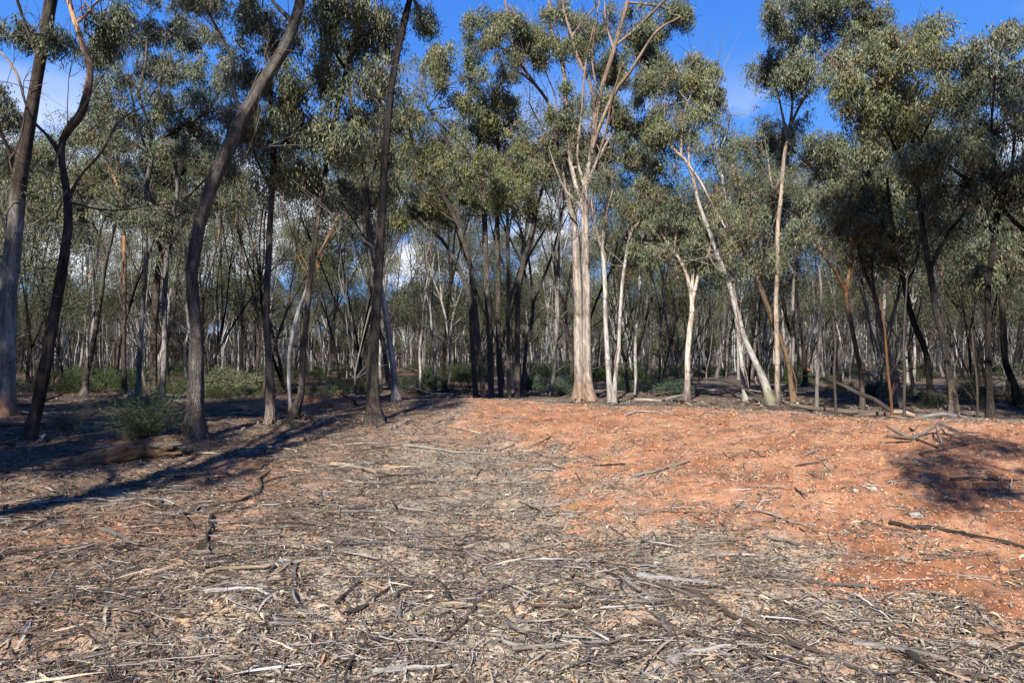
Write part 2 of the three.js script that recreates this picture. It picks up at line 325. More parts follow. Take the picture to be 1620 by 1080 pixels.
    for (let k = 0; k < tuft; k++) {
      const u = unit(g), rr = Math.pow(g(), 0.45), tc = c.clone().add(V(u.x * ex * rr, (u.y < 0 ? u.y * 0.62 : u.y) * ey * rr, u.z * ez * rr));
      branch(g() < 0.4 ? mid : hub, tc, 0.007 + 0.006 * g(), 0.003, 0.5 * ex);
      const ns = Math.round((4 + 9 * g()) * full), tr = 0.14 + 0.24 * g();
      for (let i = 0; i < ns; i++) {
        const w = unit(g).multiplyScalar(tr * Math.pow(g(), 0.4)); w.y *= 0.75; w.y -= 0.06;
        const sc = 0.85 + 0.5 * g();
        q4.setFromEuler(new THREE.Euler((g() - 0.5) * 0.9, g() * 6.28, (g() - 0.5) * 0.9));
        mats.push(mat.compose(tc.clone().add(w), q4, V(sc, sc, sc)).clone());
        const t = leafTone(g, warm); tones.push([t[0] * cw, t[1] * cw, t[2] * cw]);
      }
    }
  }
  const limbNodes = nodes.filter((q) => q.si >= nTrunks && q.p.y > 3.6 && q.px && q.r < 0.09);
  if (clumps.length && !spec.bare) for (let i = 0; i < Math.min(26, limbNodes.length / 2); i++) {     // loose sprays along the limbs below the crown
    const q = limbNodes[Math.floor(g() * limbNodes.length)], tc = q.p.clone().add(V((g() - 0.5) * 1.1, 0.1 + 0.5 * (g() - 0.5), (g() - 0.5) * 1.1));
    branch(q.p, tc, 0.006, 0.003, 0.2);
    for (let k = 0; k < 2 + 4 * g(); k++) { q4.setFromEuler(new THREE.Euler((g() - 0.5) * 0.9, g() * 6.28, (g() - 0.5) * 0.9)); const sc = 0.8 + 0.5 * g(); mats.push(mat.compose(tc.clone().add(unit(g).multiplyScalar(0.24)), q4, V(sc, sc, sc)).clone()); tones.push(leafTone(g, spec.warm ?? 0)); }
  }
  for (const [x0, y0, x1, y1, w] of spec.dead ?? []) { // bare dead twigs
    const p0 = at(x0, y0, D).sub(origin), p1 = at(x1, y1, D - (g() - 0.5)).sub(origin); branch(p0, p1, w * scale / 2, 0.006, p0.distanceTo(p1) * 0.25);
  }
  // fine bare twigs along the limbs
  for (let i = 0; i < (spec.twigs ?? 22); i++) {
    const q = nodes[Math.floor(g() * nodes.length)]; if (q.p.y < (spec.twigFrom ?? 3) || q.r > 0.25) continue;
    const e = q.p.clone().add(unit(g).add(V(0, 0.5, 0)).multiplyScalar(0.4 + 1.3 * g()));
    const m = branch(q.p, e, 0.011, 0.004, 0.4);
    branch(m, m.clone().add(unit(g).add(V(0, 0.5, 0)).multiplyScalar(0.5)), 0.006, 0.003, 0.15);
    branch(m, e.clone().add(unit(g).multiplyScalar(0.5)), 0.006, 0.003, 0.15);
  }
  const strips = [], peel = b.mat === 'gum' ? (spec.peel ?? 9) : 3;
  for (let i = 0; i < peel; i++) {      // loose ribbons of bark hanging from the stems
    const q = nodes[Math.floor(g() * nodes.length)]; if (q.r < 0.05 || q.p.y < 0.8 || !q.px) continue;
    const a = g() * 6.283, L = 0.35 + 0.9 * g(), p0 = q.p.clone().add(V(Math.cos(a) * q.r, 0, Math.sin(a) * q.r)), c = mixc(b.hi, [0.2, 0.12, 0.075], 0.6);
    const pts = [0, 0.3, 0.6, 1].map((t) => ({ p: p0.clone().add(V(Math.cos(a) * 0.12 * Math.sin(t * 2.6) + 0.04 * (g() - 0.5), -L * t, Math.sin(a) * 0.12 * Math.sin(t * 2.6) + 0.04 * (g() - 0.5))), r: 0.018 * (1.1 - 0.6 * t) }));
    strips.push(tube(pts, 5, () => c, { steps: 8, rough: 0.3, seed: i }));
  }
  if (strips.length) mesh('bark_strips', mergeGeometries(strips), M.twig, root).userData.kind = 'stuff';
  for (let i = 0; i < (spec.stubs ?? 3); i++) {  // stubs of broken boughs
    const q = nodes[Math.floor(g() * nodes.length)]; if (q.r < 0.06 || q.p.y < 1.2 || !q.px) continue;
    const d = unit(g).add(V(0, 0.5, 0)).normalize(), L = 0.12 + 0.25 * g();
    mesh('branch_stub', tube([{ p: q.p, r: q.r * 0.5 }, { p: q.p.clone().addScaledVector(d, q.r + L * 0.5), r: q.r * 0.3 }, { p: q.p.clone().addScaledVector(d, q.r + L), r: q.r * 0.2 }], 7, col, { steps: 6, rough: 0.2, seed: i, caps: true }), M[b.mat], root);
  }
  if (work.length) mesh('branchwork', mergeGeometries(work), M.twig, root).userData.kind = 'stuff';
  if (mats.length) {
    const im = new THREE.InstancedMesh(sprays[seed % sprays.length], M.leaf, mats.length), cc = new THREE.Color();
    mats.forEach((q, i) => { im.setMatrixAt(i, q); im.setColorAt(i, cc.setRGB(...tones[i])); });
    im.name = 'crown'; im.castShadow = im.receiveShadow = true; im.userData.kind = 'stuff'; root.add(im);
  }
  return root;
}
// ---------------------------------------------------------------- the trees one can tell apart, nearest first, left to right
tree({ label: 'thick white gum at the left edge, dark bark above and orange brown foot', bark: 'gumlow', d: 15.5, bare: true, barkTune: { from: 0.3 }, warm: -0.3,
  stems: [[3, 662, 44, 8, 600, 34, 10, 520, 33, 14, 440, 32, 20, 390, 31, 26, 320, 29, 32, 270, 28, 44, 205, 24, 54, 148, 21, 66, 75, 21, 80, 0, 22, 92, -70, 20],
    [30, 290, 9, 14, 240, 7, -8, 190, 6, -30, 120, 5], [60, 110, 7, 40, 40, 6, 20, -20, 5], [18, 400, 6, 0, 340, 5, -30, 300, 4]],
  clumps: [[90, -110, 80, 50], [10, -80, 60, 50], [150, -70, 60, 40], [-40, 40, 50, 50, 1], [6, 180, 26, 40, 1.2], [-30, 150, 40, 50], [20, 250, 24, 20, 1]] });
tree({ label: 'dark snaking gum left of the hollow log, orange and cream near its top', bark: 'orange', d: 12.2, bare: true, barkTune: { from: 0.62, hi: [0.46, 0.29, 0.17] },
  stems: [[38, 728, 21, 52, 668, 21, 66, 609, 22, 80, 521, 23, 91, 468, 20, 103, 390, 18, 107, 350, 17, 105, 307, 15, 97, 252, 13, 98, 224, 13, 110, 202, 17, 126, 182, 17, 137, 148, 15, 142, 104, 13, 131, 74, 12, 119, 37, 11, 109, 3, 10, 98, -50, 9, 104, -110, 8],
    [95, 240, 9, 74, 214, 7, 56, 196, 6, 41, 168, 5, 28, 122, 5, 10, 92, 4, -20, 64, 3], [107, 308, 7, 128, 276, 5, 148, 255, 5, 166, 232, 4, 182, 200, 4, 207, 178, 3, 240, 164, 2],
    [118, 40, 5, 138, 20, 4, 170, -20, 3], [104, 330, 4, 140, 328, 3, 176, 333, 3, 214, 330, 2]],
  clumps: [[84, 56, 26, 18, 2.5], [170, 22, 34, 26, 1.5], [42, 52, 24, 18, 3.8], [110, -110, 60, 40], [168, 70, 28, 20, 2]], dead: [[98, 226, 60, 300, 3], [106, 300, 40, 380, 3], [40, 170, 20, 250, 3], [92, 470, 40, 440, 3]], twigs: 40 });
tree({ label: 'stout grey box tree with rough bark leaning right above the litter', bark: 'box', bare: true, barkTune: { from: 0.8 }, warm: -0.2,
  stems: [[309, 692, 36, 309, 640, 32, 310, 580, 29, 310, 521, 24, 306, 485, 23, 303, 433, 24, 308, 395, 24, 314, 360, 26, 328, 312, 27, 349, 259, 27, 367, 222, 27, 380, 192, 27, 405, 148, 26, 431, 106, 25, 452, 70, 23, 465, 36, 21, 475, 0, 20, 490, -60, 18, 520, -130, 14],
    [378, 190, 9, 370, 150, 8, 368, 100, 7, 352, 60, 6, 330, 20, 5, 318, -40, 4], [462, 40, 9, 430, 0, 7, 400, -60, 6], [484, -40, 9, 540, -90, 7, 600, -120, 6], [345, 265, 5, 318, 290, 4, 290, 318, 3], [356, 240, 4, 372, 262, 3, 384, 300, 2]],
  clumps: [[412, 14, 36, 22, 2.5], [505, 0, 30, 20, 1.5], [330, -10, 50, 30], [380, -80, 70, 40], [540, -170, 80, 50], [620, -150, 60, 45], [440, -130, 60, 40]], dead: [[350, 262, 300, 250, 3], [330, 310, 392, 240, 3]] });
tree({ label: 'slim grey box tree that forks high up, left of the pale bent stem', bark: 'box', barkTune: { mid: [0.19, 0.163, 0.14], from: 0.5, hi: [0.065, 0.056, 0.05] },
  stems: [[428, 669, 19, 427, 610, 17, 424, 556, 14, 421, 485, 12, 424, 415, 13, 426, 370, 12, 430, 296, 12, 433, 222, 13, 430, 185, 9, 428, 137, 8, 430, 80, 7, 420, 20, 6],
    [434, 228, 9, 442, 200, 8, 446, 148, 8, 450, 104, 7, 458, 50, 6, 470, -10, 5], [424, 300, 5, 405, 250, 4, 398, 200, 3], [432, 280, 4, 452, 240, 4, 470, 220, 3]],
  clumps: [[438, 66, 44, 32], [412, 126, 34, 36], [462, 134, 30, 36], [478, 204, 34, 44], [400, 30, 34, 30], [455, 176, 30, 40], [392, 190, 30, 36], [470, 270, 34, 40]] });
tree({ label: 'tan barked gum with a blackened elbow at its foot, left centre', bark: 'box', barkTune: { lo: [0.06, 0.05, 0.045], mid: [0.21, 0.17, 0.135], from: 0.42, hi: [0.06, 0.05, 0.045] },
  stems: [[462, 669, 22, 468, 645, 16, 476, 622, 13, 478, 570, 12, 484, 510, 12, 491, 433, 12, 498, 380, 11, 507, 315, 10, 517, 259, 10, 528, 204, 10, 536, 160, 10, 547, 115, 9, 560, 68, 8, 574, 30, 7, 586, -20, 6],
    [546, 118, 7, 535, 92, 6, 526, 74, 6, 514, 40, 5, 509, 8, 4, 505, -30, 3], [506, 320, 5, 490, 280, 4, 480, 262, 3], [516, 262, 4, 540, 236, 3, 560, 220, 3], [560, 70, 4, 580, 48, 4, 600, 40, 3]],
  clumps: [[518, 34, 38, 30], [562, 56, 44, 34], [602, 46, 34, 44], [506, 116, 34, 36], [556, 166, 50, 40], [524, 208, 40, 36], [590, 122, 34, 36], [550, -10, 50, 34]] });
tree({ name: 'gum_sapling', label: 'thin bone white bent stem rising beside the tan gum with the black elbow', bark: 'pale', barkTune: { lo: [0.2, 0.17, 0.14], mid: [0.56, 0.545, 0.51], from: 0.86, hi: [0.3, 0.28, 0.26] }, noFlare: true,
  stems: [[458, 664, 8, 459, 645, 8, 457, 605, 8, 458, 556, 8, 466, 514, 8, 471, 496, 8, 477, 478, 7, 486, 452, 6, 488, 430, 5, 494, 405, 4, 498, 380, 3]], twigs: 6, twigFrom: 2 });
tree({ label: 'tall straight grey trunk leaning slightly right, left of the track centre', bark: 'box', bare: true, barkTune: { lo: [0.24, 0.19, 0.145], mid: [0.165, 0.143, 0.125], from: 0.3, hi: [0.075, 0.065, 0.06] },
  stems: [[594, 669, 36, 591, 640, 26, 590, 575, 22, 593, 520, 20, 596, 467, 20, 599, 410, 18, 602, 360, 17, 606, 300, 17, 608, 259, 17, 614, 185, 15, 623, 111, 15, 638, 40, 14, 648, 0, 13, 662, -60, 12, 680, -140, 9],
    [616, 180, 5, 590, 150, 4, 560, 120, 4], [650, -10, 6, 690, -60, 5, 740, -90, 4]],
  clumps: [[640, -150, 70, 36, 1.5], [710, -130, 60, 40], [738, -70, 36, 26], [676, 26, 18, 26, 1.8], [590, -130, 60, 40]], twigs: 12 });
tree({ label: 'bent dark trunk with a pale lower bole close behind the straight grey trunk', bark: 'grey', barkTune: { from: 0.3, lo: [0.45, 0.38, 0.31], mid: [0.4, 0.38, 0.35], hi: [0.1, 0.09, 0.08] }, d: 18.5,
  stems: [[627, 640, 22, 624, 612, 13, 622, 582, 13, 616, 539, 12, 608, 485, 12, 598, 440, 12, 590, 396, 11, 584, 360, 11, 579, 320, 10, 570, 259, 9, 562, 210, 9, 556, 167, 8, 552, 110, 7, 560, 60, 5],
    [576, 300, 6, 596, 250, 5, 612, 200, 4], [571, 262, 6, 540, 230, 5, 520, 200, 4], [590, 400, 4, 560, 350, 3, 540, 320, 3]],
  clumps: [[584, 228, 40, 42], [546, 250, 40, 36], [612, 190, 30, 34], [560, 90, 50, 40], [520, 300, 44, 36], [604, 300, 36, 34]] });
tree({ label: 'slim silvery grey gum forking into black limbs above the broom bush', bark: 'grey', d: 20, barkTune: { from: 0.5, hi: [0.1, 0.09, 0.082] },
  stems: [[218, 640, 14, 219, 600, 10, 222, 538, 9, 227, 468, 9, 230, 415, 9, 229, 370, 9, 229, 315, 9, 236, 270, 9, 240, 238, 10, 236, 200, 7, 226, 172, 7, 219, 150, 6, 224, 126, 6, 230, 100, 5, 232, 60, 4],
    [241, 236, 8, 258, 216, 8, 276, 207, 8, 296, 196, 8, 318, 182, 7, 334, 164, 6, 346, 146, 5, 356, 110, 4], [238, 240, 6, 245, 190, 5, 252, 150, 5, 254, 104, 4, 262, 60, 3], [236, 256, 4, 222, 234, 4, 204, 222, 3], [232, 250, 4, 215, 190, 4, 208, 150, 3, 196, 120, 3]],
  clumps: [[200, 44, 56, 36], [258, 34, 56, 40], [328, 56, 56, 44], [232, 104, 66, 36], [300, 114, 56, 40], [188, 130, 40, 28], [348, 122, 40, 34], [272, 160, 60, 30], [330, 170, 46, 34], [214, 186, 30, 22], [312, 208, 44, 34], [160, 80, 40, 30], [290, -20, 80, 34], [200, -20, 60, 34]], twigs: 40 });
tree({ label: 'thick brown trunk standing just right of the slim silvery gum', bark: 'box', d: 25, barkTune: { mid: [0.2, 0.155, 0.118], from: 0.4, hi: [0.08, 0.066, 0.056] },
  stems: [[242, 618, 15, 242, 560, 13, 243, 521, 13, 246, 475, 13, 250, 420, 10, 256, 380, 9, 270, 320, 8, 290, 270, 6, 300, 230, 5], [249, 424, 8, 280, 370, 7, 310, 320, 7, 330, 290, 6, 348, 270, 5], [254, 390, 5, 230, 340, 4, 200, 300, 4], [268, 330, 5, 272, 280, 4, 262, 240, 4]],
  clumps: [[290, 250, 50, 40], [350, 262, 46, 40], [240, 260, 50, 40], [196, 290, 50, 44], [316, 300, 50, 40]], warm: 0.6 });
tree({ label: 'grey gum with a leaning foot behind the broom bush, right of the brown trunk', bark: 'grey', d: 19, barkTune: { lo: [0.2, 0.18, 0.13] },
  stems: [[253, 636, 16, 257, 605, 12, 259, 577, 11, 260, 521, 10, 260, 468, 10, 262, 430, 10, 264, 398, 10, 272, 350, 8, 280, 300, 7, 276, 250, 6], [264, 402, 7, 244, 360, 6, 232, 340, 5], [272, 350, 5, 300, 330, 4, 330, 318, 3]],
  clumps: [[270, 230, 40, 32], [340, 305, 40, 30], [222, 330, 34, 30]], dead: [[262, 470, 244, 400, 4], [262, 470, 250, 430, 4]], twigs: 30 });
tree({ label: 'dark crooked gum leaning left with pale forked foot, far left midground', bark: 'grey', d: 24, barkTune: { mid: [0.11, 0.095, 0.08], hi: [0.08, 0.07, 0.06] },
  stems: [[134, 622, 13, 136, 600, 10, 144, 556, 10, 155, 496, 9, 160, 464, 8, 166, 420, 7, 178, 370, 6, 190, 320, 6, 186, 260, 5, 176, 200, 4], [190, 322, 5, 212, 290, 4], [184, 250, 4, 200, 220, 4], [170, 400, 5, 140, 340, 4, 120, 300, 3]],
  clumps: [[178, 214, 46, 46], [158, 280, 56, 44], [92, 330, 40, 40], [62, 250, 40, 46], [120, 204, 40, 40], [120, 290, 40, 36], [40, 310, 40, 40]], warm: 0.5 });
tree({ label: 'orange barked forked sapling high among leaves, between left snaking gum and box tree', bark: 'orange', d: 23, barkTune: { from: 0.3, hi: [0.4, 0.22, 0.12] },
  stems: [[196, 606, 9, 196, 540, 7, 197, 440, 7, 195, 350, 7, 192, 300, 6, 186, 250, 6, 180, 205, 6, 170, 180, 5, 152, 150, 4], [194, 320, 5, 180, 280, 5, 166, 250, 4, 150, 224, 3], [182, 214, 5, 172, 170, 4, 160, 130, 3]], clumps: [[150, 150, 40, 30], [144, 214, 40, 30], [190, 330, 40, 40]] });

// the cluster of dark stems left of the centre
tree({ label: 'cluster of dark stems fanning from one foot, left of the twin trunked gum', bark: 'dark', barkTune: { lo: [0.15, 0.125, 0.105], mid: [0.16, 0.138, 0.118], hi: [0.13, 0.11, 0.092] }, d: 22, trunks: 6, noFlare: true, spread: 3, slim: 0.8, warm: 0.9, leafy: 1.1,
  stems: [[777, 628, 13, 775, 539, 12, 770, 450, 12, 767, 360, 11, 764, 290, 10, 759, 230, 9, 756, 160, 7], [793, 628, 12, 789, 540, 11, 788, 450, 10, 787, 360, 9, 784, 290, 8, 790, 210, 7],
    [752, 624, 11, 748, 546, 10, 743, 478, 10, 729, 432, 9, 700, 381, 7, 668, 350, 6, 640, 320, 5], [764, 624, 10, 759, 568, 10, 750, 470, 9, 742, 410, 9, 728, 360, 7, 720, 280, 6, 704, 210, 5],
    [818, 622, 12, 819, 540, 10, 819, 485, 10, 823, 439, 9, 840, 371, 8, 852, 320, 6, 862, 280, 5], [806, 622, 9, 804, 520, 7, 804, 432, 7, 803, 360, 6, 802, 300, 5],
    [766, 300, 6, 740, 240, 5, 700, 200, 4, 676, 170, 4], [758, 220, 6, 780, 160, 5, 796, 120, 4], [728, 360, 5, 690, 290, 5, 660, 250, 4, 640, 170, 3], [784, 300, 5, 810, 260, 5, 826, 240, 4], [811, 480, 5, 840, 400, 5, 870, 350, 4]],
  clumps: [[742, 108, 66, 40], [700, 152, 56, 44], [786, 148, 54, 44], [802, 206, 46, 46], [690, 226, 56, 44], [742, 256, 66, 44], [662, 268, 40, 34], [826, 262, 36, 44], [676, 100, 34, 28], [690, 300, 50, 36], [640, 180, 26, 30], [722, 330, 44, 34], [800, 300, 50, 40], [838, 330, 34, 34], [644, 330, 40, 34], [760, 200, 50, 40]], twigs: 60 });

// the twin-trunked gum in the centre
tree({ label: 'tall twin trunked tan gum behind the bank, biggest tree at centre', bark: 'tan', d: 20.5, trunks: 2, slim: 0.74, peel: 26, warm: 0.4, leafy: 1.45, barkTune: { from: 0.5, hi: [0.3, 0.21, 0.155] },
  stems: [[918, 632, 30, 917, 600, 21, 915, 520, 20, 914, 467, 19, 912, 410, 17, 910, 360, 13, 903, 333, 10, 888, 267, 8, 878, 207, 8, 865, 159, 7, 844, 130, 7, 818, 89, 6, 807, 48, 5, 800, 7, 5, 790, -40, 5],
    [931, 632, 28, 929, 590, 19, 928, 530, 18, 928, 467, 17, 927, 410, 17, 926, 360, 17, 926, 296, 13, 934, 250, 10, 941, 207, 9, 950, 148, 9, 967, 93, 9, 981, 44, 8, 993, 0, 7, 1000, -50, 6], [930, 296, 6, 946, 250, 5, 960, 200, 5, 970, 150, 4, 986, 100, 3], [922, 300, 6, 914, 250, 5, 920, 180, 5, 927, 100, 4, 940, 40, 3], [904, 300, 5, 882, 240, 4, 852, 192, 3, 836, 160, 3], [936, 262, 5, 966, 216, 4, 990, 192, 3, 1006, 178, 2], [915, 330, 5, 896, 302, 4, 880, 268, 3, 868, 232, 2], [941, 212, 5, 944, 150, 4, 937, 90, 4, 944, 30, 3, 952, -20, 3], [896, 206, 4, 880, 160, 3, 862, 110, 3, 850, 70, 2], [972, 84, 4, 960, 40, 3, 956, 0, 3],
    [920, 340, 12, 918, 315, 11, 905, 267, 9, 898, 207, 9, 894, 130, 9, 887, 89, 9, 872, 48, 8, 868, 0, 6, 860, -50, 5], [930, 270, 9, 937, 237, 8, 955, 185, 8, 974, 144, 8, 996, 115, 7, 1015, 85, 6, 1041, 48, 5, 1078, 26, 4],
    [976, 72, 6, 1011, 41, 5, 1048, 4, 5, 1080, -30, 4], [941, 200, 7, 935, 137, 7, 915, 93, 7, 904, 55, 6, 893, 18, 5, 888, -30, 4], [904, 272, 4, 940, 250, 4, 978, 222, 3], [904, 60, 5, 925, 30, 4, 948, 4, 3], [850, 136, 5, 820, 110, 4, 790, 70, 3], [944, 180, 4, 930, 210, 3, 926, 260, 3]],
  clumps: [[774, 28, 46, 30], [866, 64, 40, 36], [940, 42, 54, 36], [1000, 40, 50, 36], [1056, 14, 32, 24], [962, 172, 34, 28], [1002, 196, 28, 36], [1016, 132, 40, 34], [884, 172, 34, 50], [820, 40, 36, 30], [900, 20, 40, 26], [905, 230, 26, 34], [760, 66, 30, 26], [1030, 82, 30, 24], [960, 110, 26, 24], [950, 230, 26, 40], [870, 250, 24, 34], [860, -60, 70, 40], [990, -60, 70, 40], [1075, 20, 20, 20], [836, 84, 28, 22], [916, 72, 30, 22], [986, 94, 28, 22], [1030, 50, 26, 20], [848, 60, 24, 20], [1042, 104, 20, 16]], dead: [[906, 275, 990, 214, 4], [934, 250, 900, 160, 3], [950, 150, 920, 240, 3]], twigs: 50 });
tree({ label: 'pale pair of thin white stems joined at one foot, right of twin trunked gum', bark: 'pale', d: 19.5, trunks: 2, barkTune: { from: 0.6, hi: [0.42, 0.31, 0.24] },
  stems: [[967, 634, 13, 963, 590, 11, 961, 560, 10, 958, 503, 9, 957, 450, 9, 953, 396, 8, 948, 380, 7, 944, 362, 6, 936, 320, 5], [970, 634, 11, 974, 596, 8, 979, 550, 8, 981, 503, 7, 984, 457, 7, 991, 403, 6, 999, 364, 6, 1010, 310, 5, 1030, 260, 4], [955, 396, 5, 957, 350, 5, 970, 300, 4], [998, 366, 4, 1020, 340, 3, 1040, 300, 3]],
  clumps: [[938, 262, 34, 38], [968, 290, 34, 34], [1004, 330, 30, 36], [1006, 250, 38, 46], [1034, 290, 30, 34]] });
tree({ label: 'single slim pale stem right of the white pair, in front of the bushes', bark: 'pale', d: 23, barkTune: { from: 0.55, hi: [0.33, 0.27, 0.22] },
  stems: [[1007, 622, 8, 1006, 590, 6.5, 1005, 560, 6, 1007, 520, 6, 1010, 496, 6, 1013, 430, 5.5, 1014, 396, 5, 1022, 340, 4, 1026, 300, 4], [1012, 420, 4, 1030, 380, 3, 1044, 350, 3]], clumps: [[1030, 340, 34, 32], [1010, 390, 28, 26], [1050, 360, 30, 30]] });
tree({ label: 'pale gum forking low into a crooked Y above the blue grey bush', bark: 'tan', d: 19, barkTune: { lo: [0.12, 0.1, 0.085], mid: [0.5, 0.42, 0.35], from: 0.6, hi: [0.44, 0.31, 0.22] },
  stems: [[1087, 628, 14, 1088, 600, 11, 1088, 560, 11, 1092, 520, 11, 1095, 490, 10, 1093, 462, 8, 1085, 430, 7, 1072, 405, 6, 1056, 385, 5, 1040, 350, 4], [1095, 480, 8, 1102, 448, 7, 1108, 430, 7, 1128, 410, 6, 1140, 380, 4], [1094, 464, 5, 1100, 400, 4, 1112, 350, 4], [1068, 400, 4, 1072, 350, 3, 1080, 310, 3]],
  clumps: [[1060, 328, 44, 34], [1100, 348, 38, 34], [1036, 386, 36, 28], [1120, 390, 30, 26]] });
tree({ label: 'long pale trunk leaning left from a bushy foot, right of the crooked Y gum', bark: 'pale', d: 18.5, warm: 0.5, barkTune: { lo: [0.2, 0.19, 0.12], from: 0.62, hi: [0.47, 0.36, 0.28] },
  stems: [[1222, 634, 18, 1208, 600, 15, 1196, 574, 12, 1183, 546, 11, 1172, 515, 11, 1164, 487, 11, 1156, 457, 10, 1137, 407, 10, 1120, 360, 8, 1107, 326, 7, 1088, 259, 6, 1066, 236, 5, 1040, 207, 4], [1090, 268, 5, 1110, 290, 5, 1130, 330, 4, 1148, 360, 3], [1088, 262, 4, 1092, 226, 4, 1110, 198, 3], [1078, 246, 4, 1080, 200, 3, 1088, 160, 3], [1150, 440, 4, 1130, 420, 4, 1120, 398, 3]],
  clumps: [[1062, 118, 38, 30], [1098, 130, 26, 24], [1050, 162, 32, 26], [1086, 186, 30, 24], [1030, 134, 28, 30], [1026, 216, 28, 32], [1058, 206, 26, 22]] });
tree({ label: 'thin white pole of a gum with a bare dead tip against the sky', bark: 'pale', d: 20, barkTune: { from: 0.9 },
  stems: [[1181, 638, 10, 1176, 600, 8, 1172, 560, 8, 1167, 530, 7, 1163, 478, 7, 1158, 430, 7, 1152, 370, 7, 1144, 289, 6, 1138, 250, 5.5, 1133, 222, 5, 1121, 163, 4, 1112, 118, 4, 1102, 86, 3, 1097, 72, 2], [1136, 240, 4, 1150, 210, 3, 1156, 180, 2], [1142, 280, 3, 1126, 250, 3], [1122, 166, 3, 1132, 150, 2, 1134, 120, 2]],
  clumps: [[1120, 112, 20, 18], [1130, 150, 16, 14], [1112, 150, 18, 16], [1100, 110, 18, 20]], twigs: 8 });
tree({ label: 'upright brown gum with a tall airy crown standing clear of the sky, right of centre', bark: 'tan', d: 18.5, leafy: 1.1, barkTune: { lo: [0.08, 0.07, 0.06], mid: [0.36, 0.28, 0.22], from: 0.55, hi: [0.24, 0.19, 0.15] },
  stems: [[1231, 641, 12, 1230, 600, 10, 1230, 560, 10, 1229, 520, 10, 1228, 480, 9, 1230, 432, 9, 1231, 360, 9, 1236, 310, 8, 1242, 241, 8, 1248, 214, 7, 1251, 195, 7, 1254, 160, 5, 1252, 110, 4, 1246, 60, 3], [1251, 196, 6, 1270, 160, 5, 1296, 130, 5, 1318, 100, 4, 1340, 60, 3], [1246, 222, 5, 1234, 160, 4, 1222, 110, 3], [1240, 260, 4, 1225, 300, 4, 1215, 250, 4, 1206, 190, 3], [1268, 164, 4, 1282, 110, 3, 1290, 60, 3]],
  clumps: [[1250, 46, 50, 44], [1316, 32, 54, 42], [1366, 38, 36, 40], [1222, 92, 32, 30], [1284, 104, 44, 36], [1336, 88, 36, 28], [1250, 120, 34, 26], [1290, 0, 60, 36], [1388, 62, 20, 22], [1212, 110, 18, 16], [1350, -10, 50, 30], [1230, 20, 40, 34], [1390, 20, 26, 30]] });
tree({ label: 'leaning orange brown trunk crossing just behind the upright brown gum', bark: 'orange', d: 19.5, barkTune: { lo: [0.2, 0.13, 0.08], mid: [0.17, 0.115, 0.075], from: 0.45, hi: [0.07, 0.06, 0.052] },
  stems: [[1258, 630, 13, 1252, 610, 11, 1249, 580, 11, 1240, 548, 10, 1226, 517, 10, 1212, 478, 10, 1197, 439, 9, 1185, 410, 8, 1174, 388, 7, 1160, 370, 6, 1150, 340, 4], [1200, 446, 5, 1210, 400, 4, 1206, 350, 4], [1176, 392, 4, 1182, 350, 4, 1190, 310, 3]],
  clumps: [[1180, 300, 44, 36], [1150, 330, 34, 34], [1208, 340, 36, 36]] });
tree({ label: 'slender grey gum rising right of the leaning orange trunk', bark: 'grey', d: 22, stems: [[1256, 618, 8, 1255, 575, 7, 1255, 520, 7, 1255, 467, 6, 1258, 430, 6, 1262, 396, 6, 1274, 360, 5, 1284, 320, 4, 1300, 280, 3], [1256, 440, 4, 1240, 400, 3, 1236, 370, 3]],
  clumps: [[1296, 252, 50, 44], [1242, 252, 44, 40], [1232, 214, 50, 28], [1182, 240, 40, 36], [1242, 330, 44, 38]], warm: 0.5 });
tree({ label: 'dark bowed trunk with rusty upper bark, right of the small orange roof', bark: 'orange', d: 17.5, barkTune: { lo: [0.08, 0.065, 0.055], mid: [0.1, 0.075, 0.06], from: 0.4, hi: [0.28, 0.155, 0.08] },
  stems: [[1365, 640, 10, 1364, 612, 9, 1362, 589, 9, 1351, 532, 9, 1342, 485, 9, 1339, 460, 8, 1346, 424, 7, 1348, 389, 6, 1342, 350, 5, 1346, 310, 4], [1340, 462, 6, 1322, 430, 5, 1300, 400, 4, 1286, 376, 3], [1346, 400, 4, 1370, 360, 4, 1384, 330, 3]],
  clumps: [[1300, 318, 46, 40], [1350, 290, 44, 42], [1310, 232, 40, 36], [1340, 350, 40, 36], [1280, 360, 34, 30]] });
tree({ label: 'grey trunk curving up leftward behind the two thin dead poles', bark: 'grey', d: 18, barkTune: { mid: [0.21, 0.19, 0.17], from: 0.4, hi: [0.09, 0.075, 0.065] },
  stems: [[1421, 625, 14, 1416, 590, 11, 1405, 553, 10, 1391, 503, 9, 1384, 467, 8, 1369, 432, 8, 1358, 390, 6, 1352, 350, 5], [1384, 468, 5, 1380, 420, 4, 1390, 370, 4], [1400, 530, 4, 1420, 470, 4, 1426, 430, 3]],
  clumps: [[1372, 312, 44, 44], [1412, 372, 40, 34], [1350, 350, 34, 34], [1430, 400, 34, 30]] });
tree({ label: 'black trunk leaning left under a wide leafy crown, right midground', bark: 'dark', d: 17.5,
  stems: [[1474, 632, 15, 1471, 600, 12, 1466, 560, 11, 1448, 514, 11, 1437, 478, 10, 1432, 450, 9, 1427, 432, 9, 1420, 390, 7, 1410, 340, 6, 1404, 280, 5], [1434, 456, 6, 1448, 420, 5, 1456, 380, 5, 1462, 320, 4], [1420, 390, 5, 1390, 340, 4, 1372, 290, 3]],
  clumps: [[1420, 206, 56, 40], [1370, 226, 46, 40], [1480, 216, 50, 36], [1440, 288, 56, 44], [1386, 306, 44, 40], [1480, 340, 40, 36]], warm: 0.3 });
